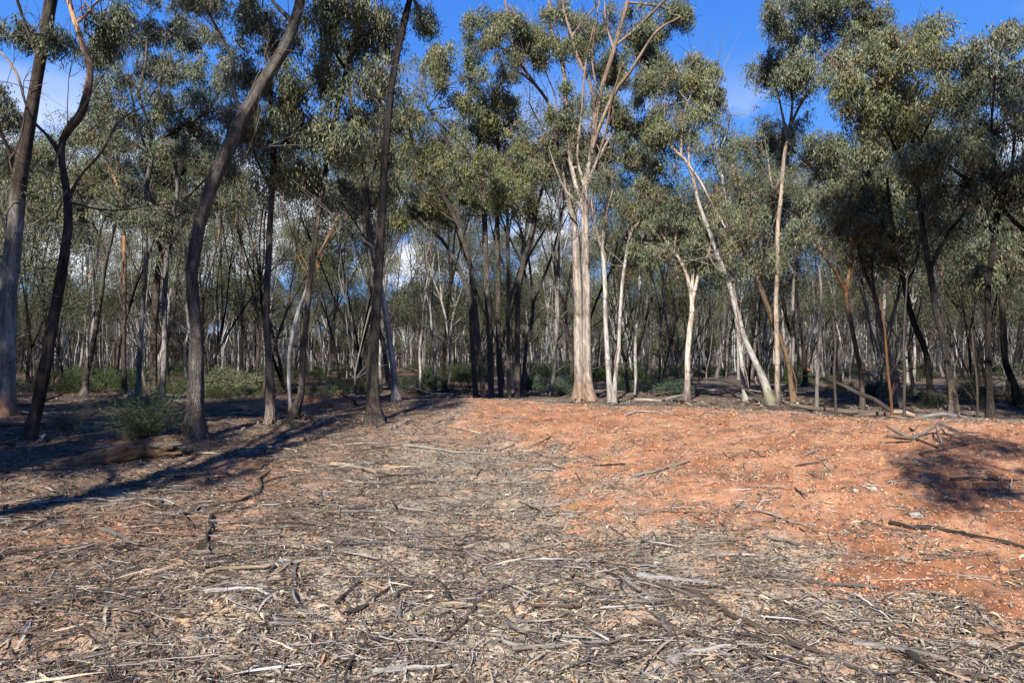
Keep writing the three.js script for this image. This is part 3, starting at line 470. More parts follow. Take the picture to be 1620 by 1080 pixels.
tree({ label: 'dark trunk with peeling cream bark at its foot beside the fallen logs', bark: 'dark', d: 14.5, warm: 0.6, leafy: 1.1, barkTune: { lo: [0.5, 0.4, 0.29], mid: [0.09, 0.078, 0.068] },
  stems: [[1510, 652, 17, 1508, 625, 15, 1502, 593, 13, 1495, 546, 12, 1484, 503, 12, 1475, 450, 11, 1466, 396, 10, 1458, 340, 9, 1450, 280, 8, 1444, 220, 6, 1440, 160, 5], [1470, 420, 7, 1500, 370, 6, 1530, 330, 5, 1540, 270, 4], [1452, 290, 6, 1420, 240, 5, 1396, 190, 4], [1446, 230, 5, 1478, 180, 4, 1494, 140, 3]],
  clumps: [[1440, 82, 56, 36], [1390, 108, 46, 36], [1492, 90, 42, 36], [1450, 138, 56, 36], [1372, 156, 40, 30], [1512, 146, 38, 36], [1420, 180, 40, 26], [1340, 130, 30, 22], [1470, 56, 44, 24], [1420, 64, 40, 22], [1530, 110, 34, 40], [1400, 150, 40, 30]] });
tree({ label: 'tall black trunk near the right edge that curves right at its top', bark: 'dark', d: 14,
  stems: [[1567, 668, 15, 1566, 620, 12, 1564, 575, 11, 1564, 503, 11, 1564, 450, 11, 1570, 403, 11, 1574, 370, 10, 1581, 333, 9, 1592, 296, 8, 1606, 268, 7, 1626, 230, 6, 1640, 170, 5], [1586, 318, 6, 1574, 250, 5, 1570, 190, 4, 1576, 120, 3], [1600, 280, 5, 1606, 200, 4, 1604, 130, 3, 1600, 70, 3], [1574, 372, 5, 1550, 330, 4, 1530, 290, 3]],
  clumps: [[1600, 46, 36, 26], [1570, 76, 28, 34], [1592, 132, 34, 34], [1602, 200, 36, 46], [1550, 210, 38, 36], [1612, 276, 36, 40], [1566, 296, 36, 34], [1640, 100, 40, 60], [1540, 160, 26, 24]], warm: -0.4 });
tree({ label: 'black limb slanting in across the right edge from beyond the frame', bark: 'dark', d: 13.5,
  stems: [[1760, 700, 24, 1745, 600, 20, 1725, 500, 18, 1690, 420, 14, 1650, 380, 11, 1620, 363, 9, 1580, 325, 8, 1536, 289, 8, 1503, 263, 7, 1470, 234, 6, 1447, 211, 5, 1410, 156, 3], [1536, 289, 5, 1500, 294, 4, 1460, 300, 3], [1580, 326, 5, 1560, 280, 4, 1530, 230, 3], [1700, 440, 10, 1700, 340, 8, 1690, 260, 6]],
  clumps: [[1690, 240, 60, 50], [1650, 300, 40, 40], [1524, 226, 28, 24], [1460, 250, 26, 22], [1730, 330, 60, 50]] });
tree({ label: 'dark trunk at the right edge in deep shade behind the tall black trunk', bark: 'dark', d: 19, stems: [[1612, 640, 15, 1606, 610, 13, 1592, 575, 12, 1588, 520, 12, 1586, 460, 11, 1590, 420, 9, 1600, 370, 7, 1590, 320, 5], [1588, 450, 6, 1620, 400, 5, 1640, 350, 4]], clumps: [[1600, 360, 40, 36], [1560, 380, 36, 34], [1630, 330, 40, 40], [1570, 430, 34, 30]] });

// trees outside the frame on the sun's side: their shade lies across the left and on the bank
const SIDE = [
[-6.9, -1.0, 12.5, 'tall gum beside the camera on the left, its long trunk shadow crossing the left ground', [[-7.4, 11, -0.4, 0.9], [-6, 12, -1.4, 1], [-8, 12.6, -1.6, 1], [-5.8, 5.2, -2.9, 0.4], [-7.3, 6, -0.6, 0.36], [-6.2, 6.2, -1.7, 0.32], [-8.2, 6.4, -1.8, 0.42], [-6.6, 7, -2.4, 0.4], [-5.2, 12.8, -2.4, 0.9]]],
  [-12.5, -3.5, 12.5, 'gum with a wide crown outside the left edge of the view', [[-13.4, 9.4, -2.4, 1.1], [-11.4, 10.6, -4.4, 1.1], [-12.6, 12.4, -3.6, 1.2], [-14.2, 11, -5, 1], [-10.4, 12, -2.6, 1], [-12, 8.6, -5.4, 0.8]]],
  [-13.4, 2.2, 12, 'gum behind the camera and well to its left', [[-13.2, 9.4, 1.2, 1.1], [-12, 10.8, 3, 1], [-14.6, 11, 2.6, 1.1], [-12.8, 12.2, 1.6, 1.1], [-15, 9.8, 0.6, 0.9]]],
  [-17, -1, 12, 'gum standing far out to the left of the camera', [[-16.2, 9.6, -0.6, 1.2], [-17.6, 10.8, -2, 1.1], [-15.6, 12, -1.6, 1.2], [-18, 11.6, 0.4, 1]]],
  [-9.6, -5.2, 14, 'tall leaning gum left of the view whose crown hangs above the grey trunks', [[-5.7, 13.2, -6.4, 0.55], [-8.4, 14.4, -7.2, 1], [-7.6, 13.2, -7.6, 0.9], [-9.6, 12.6, -4.6, 1.1], [-8.6, 13.8, -3.6, 1], [-10.6, 11.4, -6, 1]]],
  [4.6, 3.2, 12.5, 'gum behind the camera whose outer boughs shade the red bank', [[2.6, 5.8, -0.2, 0.42], [3.5, 6.2, 0.3, 0.5], [4.4, 6.5, 0, 0.5], [5.4, 6.7, 0.4, 0.55], [6.2, 6.4, -0.6, 0.5], [2.7, 6.5, -0.5, 0.36], [3.8, 6.5, -0.8, 0.4], [4.4, 6.7, -0.2, 0.36], [2.1, 6.3, 0.4, 0.3], [5.2, 6.4, -1, 0.4], [5.4, 11, 1.2, 1], [7.2, 11.6, 0.2, 1.1], [6.4, 12.6, 2, 1], [8, 10.6, 1.6, 0.9]]],
  [9.6, -4.4, 13, 'tall gum right of the view whose crown darkens the right hand trunks', [[5.6, 11, -5.4, 0.9], [7, 12.2, -5, 1.1], [8.6, 11, -5.6, 1.1], [10, 11.4, -6.2, 1.1]]],
  [13, -3.5, 12, 'gum standing out to the right of the camera', [[11.4, 10.4, -4.4, 1.1], [11.8, 11.6, -3, 1.2], [9.6, 12, -2.6, 1], [12.6, 10.6, -4.8, 1.1], [8.4, 11, -3.6, 0.9]]],
];
SIDE.push([-11, 5, 13, 'gum behind the camera on the left, half way to the far left one', [[-10.4, 12.4, 4.6, 1]]], [-15.8, -6.4, 13, 'gum left of the view, beyond the wide crowned one', [[-15, 12, -6, 1.1]]]);
{     // their boughs: each one stands where the ground or the trunks behind lie in its shade in the photograph
  const s = rng(909), kx = Math.sin(SUN_AZ) / Math.tan(SUN_EL), kz = Math.cos(SUN_AZ) / Math.tan(SUN_EL);
  for (let i = 0; i < 78; i++) {
    const right = i > 66, tx = right ? lerp(5.8, 15, s()) : lerp(-14, -3.2, s()), tz = right ? lerp(-12.5, -24, s()) : lerp(-9.5, -24, s()), h = right ? lerp(8.5, 10.5, s()) : lerp(9, 14, s()), r = 0.5 + 0.5 * s();
    if (!right && tx > -3.4 - 0.34 * Math.max(0, 14.5 + tz)) continue;
    if (right && (tz > -14 - (tx - 7) * -0.5)) continue;
    const x = tx - kx * h, z = tz + kz * h, dy = h - 1.3 - EYE, d = Math.max(-z, 0.01);
    if (z < 0.5 && Math.abs(x) < 0.78 * d + 1.6 && (dy / d < 0.72)) continue;
    let best = null; for (const t of SIDE) { const e = Math.hypot(t[0] - x, t[1] - z); if (!best || e < best.e) best = { e, t }; }
    if (best.e < 5.5) best.t[4].push([x, h, z, r]);
  }
}
for (const [x, z, top, label, spots] of SIDE) {
  const s = rng(Math.round(x * 10) + 500), root = thing('gum_tree', label, 'tree', V(x, terrain(x, z), z)), b = BARK.box, col = barkColor(b, 0, 10, 2);
  const cx = spots.reduce((q, a) => q + a[0], 0) / spots.length - x, cz = spots.reduce((q, a) => q + a[2], 0) / spots.length - z;
  const pts = [0, 0.2, 0.45, 0.7, 1].map((t) => ({ p: V(cx * t * t + 0.2 * (s() - 0.5) * t, t * top - (t ? 0 : 0.15), cz * t * t), r: lerp(0.26, 0.06, t) }));
  mesh('trunk', tube(pts, 12, col, { step: 0.2, rough: 0.08, seed: x, flare: { y: 0 } }), M.fibre, root);
  const mats = [], q = new THREE.Quaternion();
  for (const [a, h, c, r] of spots) {
    const p1 = V(a - x, h, c - z), p0 = pts[h < 8 ? 1 : 2].p.clone().lerp(pts[h < 8 ? 2 : 3].p, s());
    mesh('limb', tube([{ p: p0, r: 0.08 }, { p: p0.clone().lerp(p1, 0.5).add(V(0, 0.25, 0)), r: 0.05 }, { p: p1, r: 0.02 }], 7, col, { step: 0.3 }), M.fibre, root);
    for (let k = 0; k < 14 * r * r; k++) { const c0 = p1.clone().add(unit(s).multiplyScalar(1.25 * r * Math.pow(s(), 0.5)).multiply(V(1, 0.75, 1))); for (let i = 0; i < 9; i++) { q.setFromEuler(new THREE.Euler(s() - 0.5, s() * 6.3, s() - 0.5)); mats.push(new THREE.Matrix4().compose(c0.clone().add(unit(s).multiplyScalar(0.34)), q, V(1.2, 1.2, 1.2))); } }
  }
  const im = new THREE.InstancedMesh(sprays[0], M.leaf, mats.length), cc = new THREE.Color(); mats.forEach((m, i) => { im.setMatrixAt(i, m); im.setColorAt(i, cc.setRGB(...leafTone(s))); });
  im.name = 'crown'; im.userData.kind = 'stuff'; root.add(im);
}
// ---------------------------------------------------------------- the forest behind: prototypes of whole trees, then clones
function forestTree(seed, H, bark, o = {}) {
  const g = rng(seed), b = { ...BARK[bark], ...(o.tune ?? {}) }, col = barkColor(b, 0, H, seed % 13), wood = [], L = new Leaves(), tips = [];
  const wander = (p, dir, len, r0, r1, n, up) => { const pts = [{ p: p.clone(), r: r0 }]; let d = dir.clone(), q = p.clone(); for (let i = 1; i <= n; i++) { d.add(unit(g).multiplyScalar(0.15)).add(V(0, up, 0)).normalize(); q = q.clone().addScaledVector(d, len / n); pts.push({ p: q, r: lerp(r0, r1, i / n) }); } return [pts, d]; };
  const fork = H * (o.fork ?? 0.24 + 0.2 * g()), lean = V((g() - 0.5) * (o.lean ?? 0.2), 1, (g() - 0.5) * (o.lean ?? 0.2)).normalize(), R = H * 0.0078 * (o.girth ?? 1);
  const [tr, td] = wander(V(0, -0.15, 0), lean, fork, R * 1.15, R * 0.82, 4, 0.05);
  wood.push(tube(tr, 8, col, { step: 0.5, rough: 0.06, seed, flare: { y: 0 } }));
  const grow = (p, d, r, len, level) => {
    const [pts, e] = wander(p, d, len, r, r * 0.5, 4, 0.12), end = pts.at(-1).p;
    wood.push(tube(pts, level ? 5 : 6, col, { steps: level ? 4 : 8, rough: 0.04 }));
    if (level >= 2) { tips.push(end); return; }
    const n = level ? 2 : 2 + (g() < 0.6 ? 1 : 0);
    for (let i = 0; i < n; i++) { const from = pts[i ? 3 : 4].p, nd = e.clone().add(unit(g).multiplyScalar(level ? 0.8 : 0.5)).add(V(0, 0.25, 0)).normalize(); grow(from, nd, r * 0.48, len * (0.42 + 0.22 * g()), level + 1); }
  };
  const limbs = o.limbs ?? 2 + Math.floor(g() * 2.2);
  for (let i = 0; i < limbs; i++) { const a = i / limbs * 6.28 + g(); grow(tr.at(-1).p, td.clone().add(V(Math.cos(a), 0.2, Math.sin(a)).multiplyScalar(0.24 + 0.14 * g())).normalize(), R * 0.66, (H - fork) * (0.5 + 0.12 * g()), 0); }
  const twc = mixc(b.mid, [0.12, 0.1, 0.085], 0.6), tw = barkColor({ ...b, lo: twc, mid: twc, hi: twc }, 0, 1, 1);
  for (let i = 0; i < (fork > 2 ? 20 : 3); i++) { const y = fork * (0.4 + 0.8 * g()), a = g() * 6.28, k = clamp(Math.floor(y / fork * 4), 0, 4), p = tr[k].p; const e = p.clone().add(V(Math.cos(a) * (0.6 + g()), 0.3 + 0.9 * g(), Math.sin(a) * (0.6 + g()))); wood.push(tube([{ p, r: 0.02 }, { p: p.clone().lerp(e, 0.5).add(V(0, 0.12, 0)), r: 0.014 }, { p: e, r: 0.005 }], 4, tw, { steps: 4 })); }
  const per = Math.round((o.leaves ?? 6500) / tips.length), big = o.leaf ?? 1.2, warm = o.warm ?? 0.35;
  for (const t of tips) {
    const r = 0.8 + 0.6 * g(), cw = 0.5 + 0.4 * g(), sub = Array.from({ length: 9 }, () => t.clone().add(unit(g).multiplyScalar(r * Math.pow(g(), 0.4)).multiply(V(1, 0.8, 1))));
    for (const c of sub) for (let i = 0; i < per / 9; i++) {
      const p = c.clone().add(unit(g).multiplyScalar((0.3 + 0.25 * g()) * Math.pow(g(), 0.45))), d = hang(g, 1.0), tone = leafTone(g, warm);
      L.add(p, d, d.clone().cross(unit(g)).normalize(), (0.09 + 0.05 * g()) * big, (0.022 + 0.01 * g()) * big, [tone[0] * cw, tone[1] * cw, tone[2] * cw]);
    }
  }
  return { wood: mergeGeometries(wood), crown: L.geo(), mat: M[b.mat], H };
}
const KINDS = [
  ['pale', 13.5, 'slim pale stemmed gum in the forest beyond the clearing', 'pale forest gums', { girth: 0.75 }],
  ['dark', 12.5, 'dark stemmed gum in the forest beyond the clearing', 'dark forest gums', { lean: 0.45 }],
  ['grey', 13, 'grey stemmed gum in the forest beyond the clearing', 'grey forest gums', {}],
  ['dark', 11, 'dark stemmed gum in the forest beyond the clearing', 'dark forest gums', { limbs: 4, fork: 0.16, girth: 0.75, warm: 0.6 }],
  ['dark', 11.5, 'dark stemmed gum in the forest beyond the clearing', 'dark forest gums', { girth: 0.6, lean: 0.35, fork: 0.5 }],
  ['pale', 11.5, 'slim pale stemmed gum in the forest beyond the clearing', 'pale forest gums', { lean: 0.5, girth: 0.7, warm: 0.5 }],
  ['box', 14, 'brown rough barked gum in the forest beyond the clearing', 'brown forest gums', { girth: 1.1 }],
  ['grey', 10.5, 'grey stemmed gum in the forest beyond the clearing', 'grey forest gums', { limbs: 3, fork: 0.22, girth: 0.75, warm: 0.6 }],
  ['grey', 7.5, 'small leafy grey gum in the understorey of the forest', 'small leafy forest gums', { limbs: 3, fork: 0.12, girth: 0.7, leaves: 5000, warm: 0.5 }],
  ['dark', 6, 'small bushy dark gum in the understorey of the forest', 'small bushy forest gums', { limbs: 4, fork: 0.1, girth: 0.7, leaves: 4500, warm: 0.2 }],
  ['dark', 13, 'dark stemmed gum in the forest beyond the clearing', 'dark forest gums', { girth: 0.7, lean: 0.6, fork: 0.45 }],
  ['orange', 11.5, 'rust barked gum in the forest beyond the clearing', 'rusty forest gums', { girth: 0.8, lean: 0.5 }],
];
const protos = KINDS.map(([bark, H, label, group, o], i) => ({ ...forestTree(300 + i, H, bark, o), label, group }));
{
  const g = rng(77), placed = [], first = [];
  const taken = []; for (const o of scene.children) if (o.userData.category === 'tree') taken.push(o.position);
  let tries = 0;
  // which of the trees in front each forest tree is seen behind, so that its label finds it
  const MARKS = [[-999, 60, 'behind the left edge white gum'], [60, 160, 'behind the dark snaking gum at left'], [160, 232, 'behind the slim silvery gum'], [232, 292, 'behind the thick brown trunk at left'], [292, 350, 'behind the stout leaning box tree'], [350, 410, 'behind the large rounded shrub'], [410, 450, 'behind the slim forking box tree'], [450, 520, 'behind the tan gum with the black elbow'], [520, 580, 'left of the tall straight grey trunk'], [580, 660, 'behind the tall straight grey trunk'], [660, 740, 'left of the dark stem cluster'], [740, 830, 'behind the dark stem cluster'], [830, 895, 'just left of the twin trunk'], [895, 950, 'behind the twin trunked gum'], [950, 1000, 'behind the pair of white stems'], [1000, 1050, 'behind the single slim pale stem'], [1050, 1125, 'behind the crooked Y gum'], [1125, 1200, 'behind the long pale leaning trunk'], [1200, 1270, 'behind the upright brown gum'], [1270, 1330, 'behind the slender grey dead pole'], [1330, 1390, 'behind the bowed rusty trunk'], [1390, 1450, 'behind the two thin dead poles'], [1450, 1530, 'behind the trunk with the peeling foot'], [1530, 1600, 'behind the tall black trunk at right'], [1600, 9999, 'at the right edge']];
  while (placed.length < 296 && tries++ < 20000) {
    const a = (g() - 0.5) * 1.5, r = Math.sqrt(lerp(20 * 20, 66 * 66, Math.pow(g(), 1.45))), x = Math.tan(a) * r * 0.92, z = -r;
    if (Math.abs(x) > r * 0.86 + 3) continue;
    if (r < 22.5 && x > -3.5 && x < 4) continue;
    const gap = r < 34 ? 2.3 : 1.7;
    if ([...placed, ...taken].some((p) => Math.hypot(p.x - x, p.z - z) < gap)) continue;
    if (n2(x * 0.09 + 40, z * 0.09) < -0.3 && g() < 0.6) continue;       // thickets and gaps
    const near = clamp((r - 22) / 30, 0, 1), k = g() < 0.27 ? (g() < 0.6 ? 8 : 9) : Math.floor(g() * protos.length), P = protos[k];
    // the crowns stay under the skyline of the photograph: open sky right of the centre
    const px = 810 + FOCAL * x / r, lim = px > 940 && px < 1060 ? 370 : px >= 1060 && px < 1190 ? 290 : px >= 1190 ? 215 : px > 620 && px < 700 ? 290 : 215;
    const top = (575 - lim) / FOCAL * r + EYE, s = Math.min(0.82 + 0.36 * g(), top / (P.H * 1.02));
    if (s < 0.55) continue;
    placed.push(V(x, 0, z));
    let o;
    if (!first[k]) {
      o = first[k] = thing('forest_gum', P.label, 'tree', V(0, 0, 0), P.group);
      mesh('trunk', P.wood, P.mat, o); mesh('crown', P.crown, M.leafV, o).userData.kind = 'stuff';
    } else { o = first[k].clone(); o.name = numbered('forest_gum'); scene.add(o); }
    o.userData.label = P.label.replace(/ in the (forest|understorey).*/, '') + (r < 33 ? ' close ' : r < 48 ? ' farther back ' : ' deep in the forest ') + MARKS.find((m) => px >= m[0] && px < m[1])[2];
    o.position.set(x, terrain(x, z) - 0.05, z); o.rotation.y = g() * 6.283; o.scale.set(s * (0.95 + 0.1 * g()), s, s * (0.95 + 0.1 * g()));
  }
  // beyond them the trees read as one mass
  const parts = [];
  for (let i = 0; i < 8; i++) {
    const P = forestTree(600 + i, i > 4 ? 4 + 3 * g() : 9 + 3 * g(), ['pale', 'dark', 'grey', 'dark', 'pale', 'dark', 'grey', 'dark'][i], i > 4 ? { leaves: 5200, leaf: 2.0, fork: 0.1, limbs: 4, warm: 0.3 } : { leaves: 2600, leaf: 2.3, girth: 1.1 }), m = new THREE.Matrix4().makeTranslation((i - 3.5) * 2.6 + g(), 0, (g() - 0.5) * 9).multiply(new THREE.Matrix4().makeRotationY(g() * 6));
    for (const q of [P.wood, P.crown]) { const w = q.index ? q.toNonIndexed() : q.clone(); if (w.attributes.uv) w.deleteAttribute('uv'); parts.push(w.applyMatrix4(m)); }
  }
  for (let i = 0; i < 22; i++) {        // and many bare thin stems between
    const x = (g() - 0.5) * 20, z = (g() - 0.5) * 12, h = 5 + 5 * g(), c = [[0.26, 0.245, 0.22], [0.05, 0.043, 0.038], [0.13, 0.115, 0.1], [0.36, 0.34, 0.315]][i % 4], t = tube([0, 0.3, 0.65, 1].map((k) => ({ p: V(x + (g() - 0.5) * k * 1.1, h * k, z + (g() - 0.5) * k * 1.1), r: 0.085 * (1.1 - 0.8 * k) })), 5, () => c, { steps: 7 }).toNonIndexed();
    t.deleteAttribute('uv'); parts.push(t);
  }
  const patch = mergeGeometries(parts), spots = [];
  for (let i = 0; i < 260; i++) { const a = (g() - 0.5) * 1.7, r = lerp(72, 210, Math.pow(g(), 0.9)); spots.push([Math.tan(a) * r * 0.8, -r]); }
  // the same forest closes the clearing behind and beside the camera
  for (let i = 0; i < 170; i++) { const a = lerp(0.95, 5.33, g()), r = lerp(Math.cos(a) < 0.2 ? 27 : 24, 75, Math.pow(g(), 1.3)); spots.push([Math.sin(a) * r, -Math.cos(a) * r]); }
  const im = new THREE.InstancedMesh(patch, M.leafV, spots.length);
  spots.forEach(([x, z], i) => im.setMatrixAt(i, new THREE.Matrix4().compose(V(x, terrain(x, z) - 0.1, z), new THREE.Quaternion().setFromAxisAngle(V(0, 1, 0), g() * 6.28), V(1, 1, 1).multiplyScalar(0.75 + 0.35 * g()))));
  im.name = 'distant_forest'; im.castShadow = im.receiveShadow = true; im.userData.kind = 'stuff'; tag(im, 'far mass of grey green gum forest behind the separate trees'); scene.add(im);
}
// ---------------------------------------------------------------- shrubs
function heathShrub(seed, green, o = {}) {      // rounded, fine leaved; unit: about 1 m wide, 0.9 m high
  const g = rng(seed), L = new Leaves(), wood = [], c0 = V(0, 0, 0), col = () => [0.12, 0.095, 0.075], n = o.n ?? 70;
  for (let i = 0; i < n; i++) {
    const a = g() * 6.283, e = Math.pow(g(), 0.6), r = 0.5 * (0.75 + 0.35 * g()), el = Math.acos(1 - e * 1.05), tip = V(Math.cos(a) * Math.sin(el) * r, 0.06 + Math.abs(Math.cos(el)) * r * (o.tall ?? 1.5) * (0.7 + 0.4 * g()), Math.sin(a) * Math.sin(el) * r);
    if (i % 3 === 0) wood.push(tube([{ p: c0, r: 0.008 }, { p: tip.clone().multiplyScalar(0.55).add(V(0, -0.03, 0)), r: 0.005 }, { p: tip, r: 0.002 }], 4, col, { steps: 4 }));
    const v = 0.75 + 0.5 * g();
    for (let k = 0; k < (o.per ?? 75); k++) {
      const p = tip.clone().add(unit(g).multiplyScalar((o.ball ?? 0.12) * Math.pow(g(), 0.4))), d = unit(g).add(V(tip.x, 0.7, tip.z)).normalize(), w = v * (0.75 + 0.5 * g());
      L.add(p, d, d.clone().cross(unit(g)).normalize(), o.len ?? 0.05, o.wid ?? 0.012, green.map((q) => q * w));
    }
  }
  return { stem: mergeGeometries(wood), foliage: L.geo() };
}
function broomShrub(seed, green, o = {}) {      // many thin wands rising and spreading, set with needle leaves
  const g = rng(seed), L = new Leaves(), wood = [], col = () => [0.15, 0.11, 0.08];
  for (let i = 0; i < (o.n ?? 420); i++) {
    const a = g() * 6.283, out = 0.52 * Math.pow(g(), 0.6) * (o.wide ?? 1), h = Math.sqrt(Math.max(0.06, 1 - out * out * 2.6)) * (0.45 + 0.55 * g()), v = 0.65 + 0.7 * g(), b = V(Math.cos(a) * 0.12 * g(), 0, Math.sin(a) * 0.12 * g()), tw = (g() - 0.5) * 1.4;
    const path = (t) => V(b.x + Math.cos(a + tw * t) * out * (0.3 * t + 0.7 * t * t), h * (t * 1.18 - 0.18 * t * t), b.z + Math.sin(a + tw * t) * out * (0.3 * t + 0.7 * t * t));
    if (i % 14 === 0) wood.push(tube([0, 0.4, 0.8].map((t) => ({ p: path(t), r: 0.007 * (1.1 - t) })), 4, col, { steps: 5 }));
    for (let k = 2; k < 10; k++) for (let m = 0; m < 2; m++) {
      const t = (k + g()) / 10, p = path(t), d = path(t + 0.1).sub(p).normalize().add(unit(g).multiplyScalar(0.75)).normalize(), w = v * (0.7 + 0.6 * g());
      L.add(p, d, d.clone().cross(unit(g)).normalize(), (o.len ?? 0.11) * (0.7 + 0.6 * g()), o.wid ?? 0.006, green.map((q) => q * w));
    }
  }
  return { stem: mergeGeometries(wood), foliage: L.geo() };
}
const shrubKinds = {
  round: heathShrub(801, [0.15, 0.16, 0.085], { n: 130, per: 70, tall: 1.1, ball: 0.09 }), heath: heathShrub(802, [0.075, 0.1, 0.035]), dark: heathShrub(803, [0.04, 0.055, 0.028], { n: 60 }), bright: heathShrub(804, [0.11, 0.125, 0.03], { n: 50, per: 60 }),
  blue: broomShrub(805, [0.1, 0.135, 0.09], { n: 600, wide: 1.15, len: 0.12, wid: 0.012 }), broom: broomShrub(806, [0.11, 0.14, 0.07], { n: 400, wide: 1.1 }), thin: broomShrub(807, [0.11, 0.13, 0.08], { n: 150 }),
};
function shrub(kind, px, py, wpx, hpx, label, group, d) {
  const p = d ? at(px, py, d) : ground(px, py), k = shrubKinds[kind], D = -p.z, g = rng(px * 7 + py);
  const o = thing('shrub', label, 'shrub', V(p.x, terrain(p.x, p.z) - 0.02, p.z), group), w = wpx * D / FOCAL, h = hpx * D / FOCAL;
  mesh('stem', k.stem, M.twig, o); mesh('foliage', k.foliage, M.leafV, o).userData.kind = 'stuff';
  o.scale.set(w, h, w * (0.8 + 0.3 * g())); o.rotation.y = g() * 6.28;
}
shrub('round', 372, 606, 98, 66, 'large rounded grey green shrub behind the stout leaning box tree', null, 27);
shrub('broom', 226, 694, 130, 92, 'dark wispy broom bush growing behind the hollow log', null);
shrub('thin', 108, 690, 62, 70, 'thin sparse bush in shade right of the dark snaking gum', null);
shrub('thin', 205, 700, 40, 44, 'small sprig with curved leaves at the left foot of the broom bush', null);
shrub('bright', 350, 607, 34, 26, 'yellow green shrub at the left foot of the large rounded shrub', null, 24);
shrub('heath', 394, 618, 62, 30, 'low green shrub in front of the large rounded shrub', null, 23);
shrub('heath', 342, 622, 36, 30, 'small blue green shrub right behind the stout leaning box tree', null, 22);
for (const [x, w, h, d, k] of [[40, 52, 38, 26, 'dark'], [84, 54, 36, 27, 'heath'], [116, 46, 32, 25, 'heath'], [152, 60, 44, 26, 'heath'], [186, 50, 38, 27, 'dark'], [206, 40, 34, 25, 'heath'], [280, 52, 40, 25, 'heath'], [300, 40, 34, 27, 'dark'], [8, 50, 36, 24, 'dark']]) shrub(k, x, 610, w, h * (1.15 + 0.5 * ((x * 7) % 5) / 5), 'low heath shrub in the shaded row behind the left trees', 'heath shrubs behind the left trees', d);
for (const [x, w, h, d] of [[446, 50, 40, 25], [508, 60, 44, 24], [546, 56, 42, 25], [578, 50, 40, 25], [660, 60, 46, 25], [690, 50, 40, 27], [720, 54, 42, 26], [528, 50, 36, 22.5], [640, 46, 36, 28]]) shrub('dark', x, 615, w, h, 'dark shaded shrub behind the grey trunks left of centre', 'dark shrubs left of the dark stem cluster', d);
shrub('blue', 842, 612, 42, 28, 'blue green bush between the dark stem cluster and the twin trunk', null, 27);
shrub('blue', 893, 606, 34, 40, 'bright feathery bush just left of the twin trunked gum', null, 23);
shrub('blue', 985, 616, 36, 30, 'grey green bush seen between the white stems', null, 25);
shrub('heath', 1022, 612, 32, 20, 'low olive bush right of the slim pale stem', null, 27);
shrub('blue', 1066, 616, 56, 32, 'blue grey bush under the crooked Y gum', null, 23);
shrub('blue', 1046, 610, 34, 22, 'small blue grey bush left of the one under the Y gum', null, 26);
shrub('bright', 1228, 650, 18, 14, 'tiny green tuft on the far edge of the red bank', null, 13.4);
shrub('heath', 1266, 612, 40, 16, 'low green bush below the small orange roof', null, 32);
shrub('blue', 1384, 622, 46, 30, 'green feathery bush behind the bowed rusty trunk', null, 23);
for (const [x, y, w, h, d] of [[1452, 632, 60, 46, 19], [1480, 636, 46, 40, 17.5], [1526, 636, 50, 60, 19], [1546, 630, 46, 50, 21], [1592, 636, 60, 50, 20], [1420, 622, 50, 34, 24], [1330, 618, 46, 28, 26], [1636, 640, 60, 60, 17]]) shrub('dark', x, y, w, h, 'dark leafy shrub in the shade among the right hand trunks', 'dark shrubs among the right trunks', d);
// low growth far under the trees, too many to count
{
  const g = rng(4242), k = shrubKinds.heath.foliage, N = 170, im = new THREE.InstancedMesh(k, M.leafV, N), cc = new THREE.Color();
  for (let i = 0; i < N; i++) {
    const a = (g() - 0.5) * 1.6, r = lerp(34, 120, Math.pow(g(), 1.0)), x = Math.tan(a) * r * 0.85, z = -r, s = 0.8 + 1.8 * g();
    im.setMatrixAt(i, new THREE.Matrix4().compose(V(x, terrain(x, z) - 0.05, z), new THREE.Quaternion().setFromAxisAngle(V(0, 1, 0), g() * 6.28), V(s * 1.3, s * 0.75, s * 1.3)));
    const v = 0.45 + 0.6 * g(); im.setColorAt(i, cc.setRGB(v, v, v * (0.8 + 0.4 * g())));
  }
  im.name = 'undergrowth'; im.userData.kind = 'stuff'; im.castShadow = im.receiveShadow = true; tag(im, 'low green undergrowth spread beneath the far forest'); scene.add(im);
}
// ---------------------------------------------------------------- wood, logs and stones lying about
const WOOD = { rust: [0.16, 0.085, 0.045], ash: [0.2, 0.18, 0.16], grey: [0.3, 0.27, 0.235], dark: [0.085, 0.07, 0.058], brown: [0.16, 0.12, 0.09], pale: [0.4, 0.365, 0.315], tan: [0.4, 0.31, 0.215], white: [0.5, 0.475, 0.43] };
function woodCol(c, seed) { return (t, y, th) => { const v = 1 + 0.35 * n3(t * 5 + seed, Math.cos(th), Math.sin(th)); return [c[0] * v, c[1] * v, c[2] * v]; }; }
function layStick(pts, wpx, o = {}) {            // pixel path -> points lying on the ground
  return pts.map(([x, y, lift], i) => {
    const p = ground(x, y), r = wpx * -p.z / FOCAL / 2, k = i / (pts.length - 1);
    return { p: V(p.x, p.y + r * 0.75 + 0.006 + (lift ?? 0), p.z), r: Math.max(0.003, r * (o.taper === false ? 1 : lerp(1.1, 0.6, k))) };
  });
}
let stickSeed = 1;
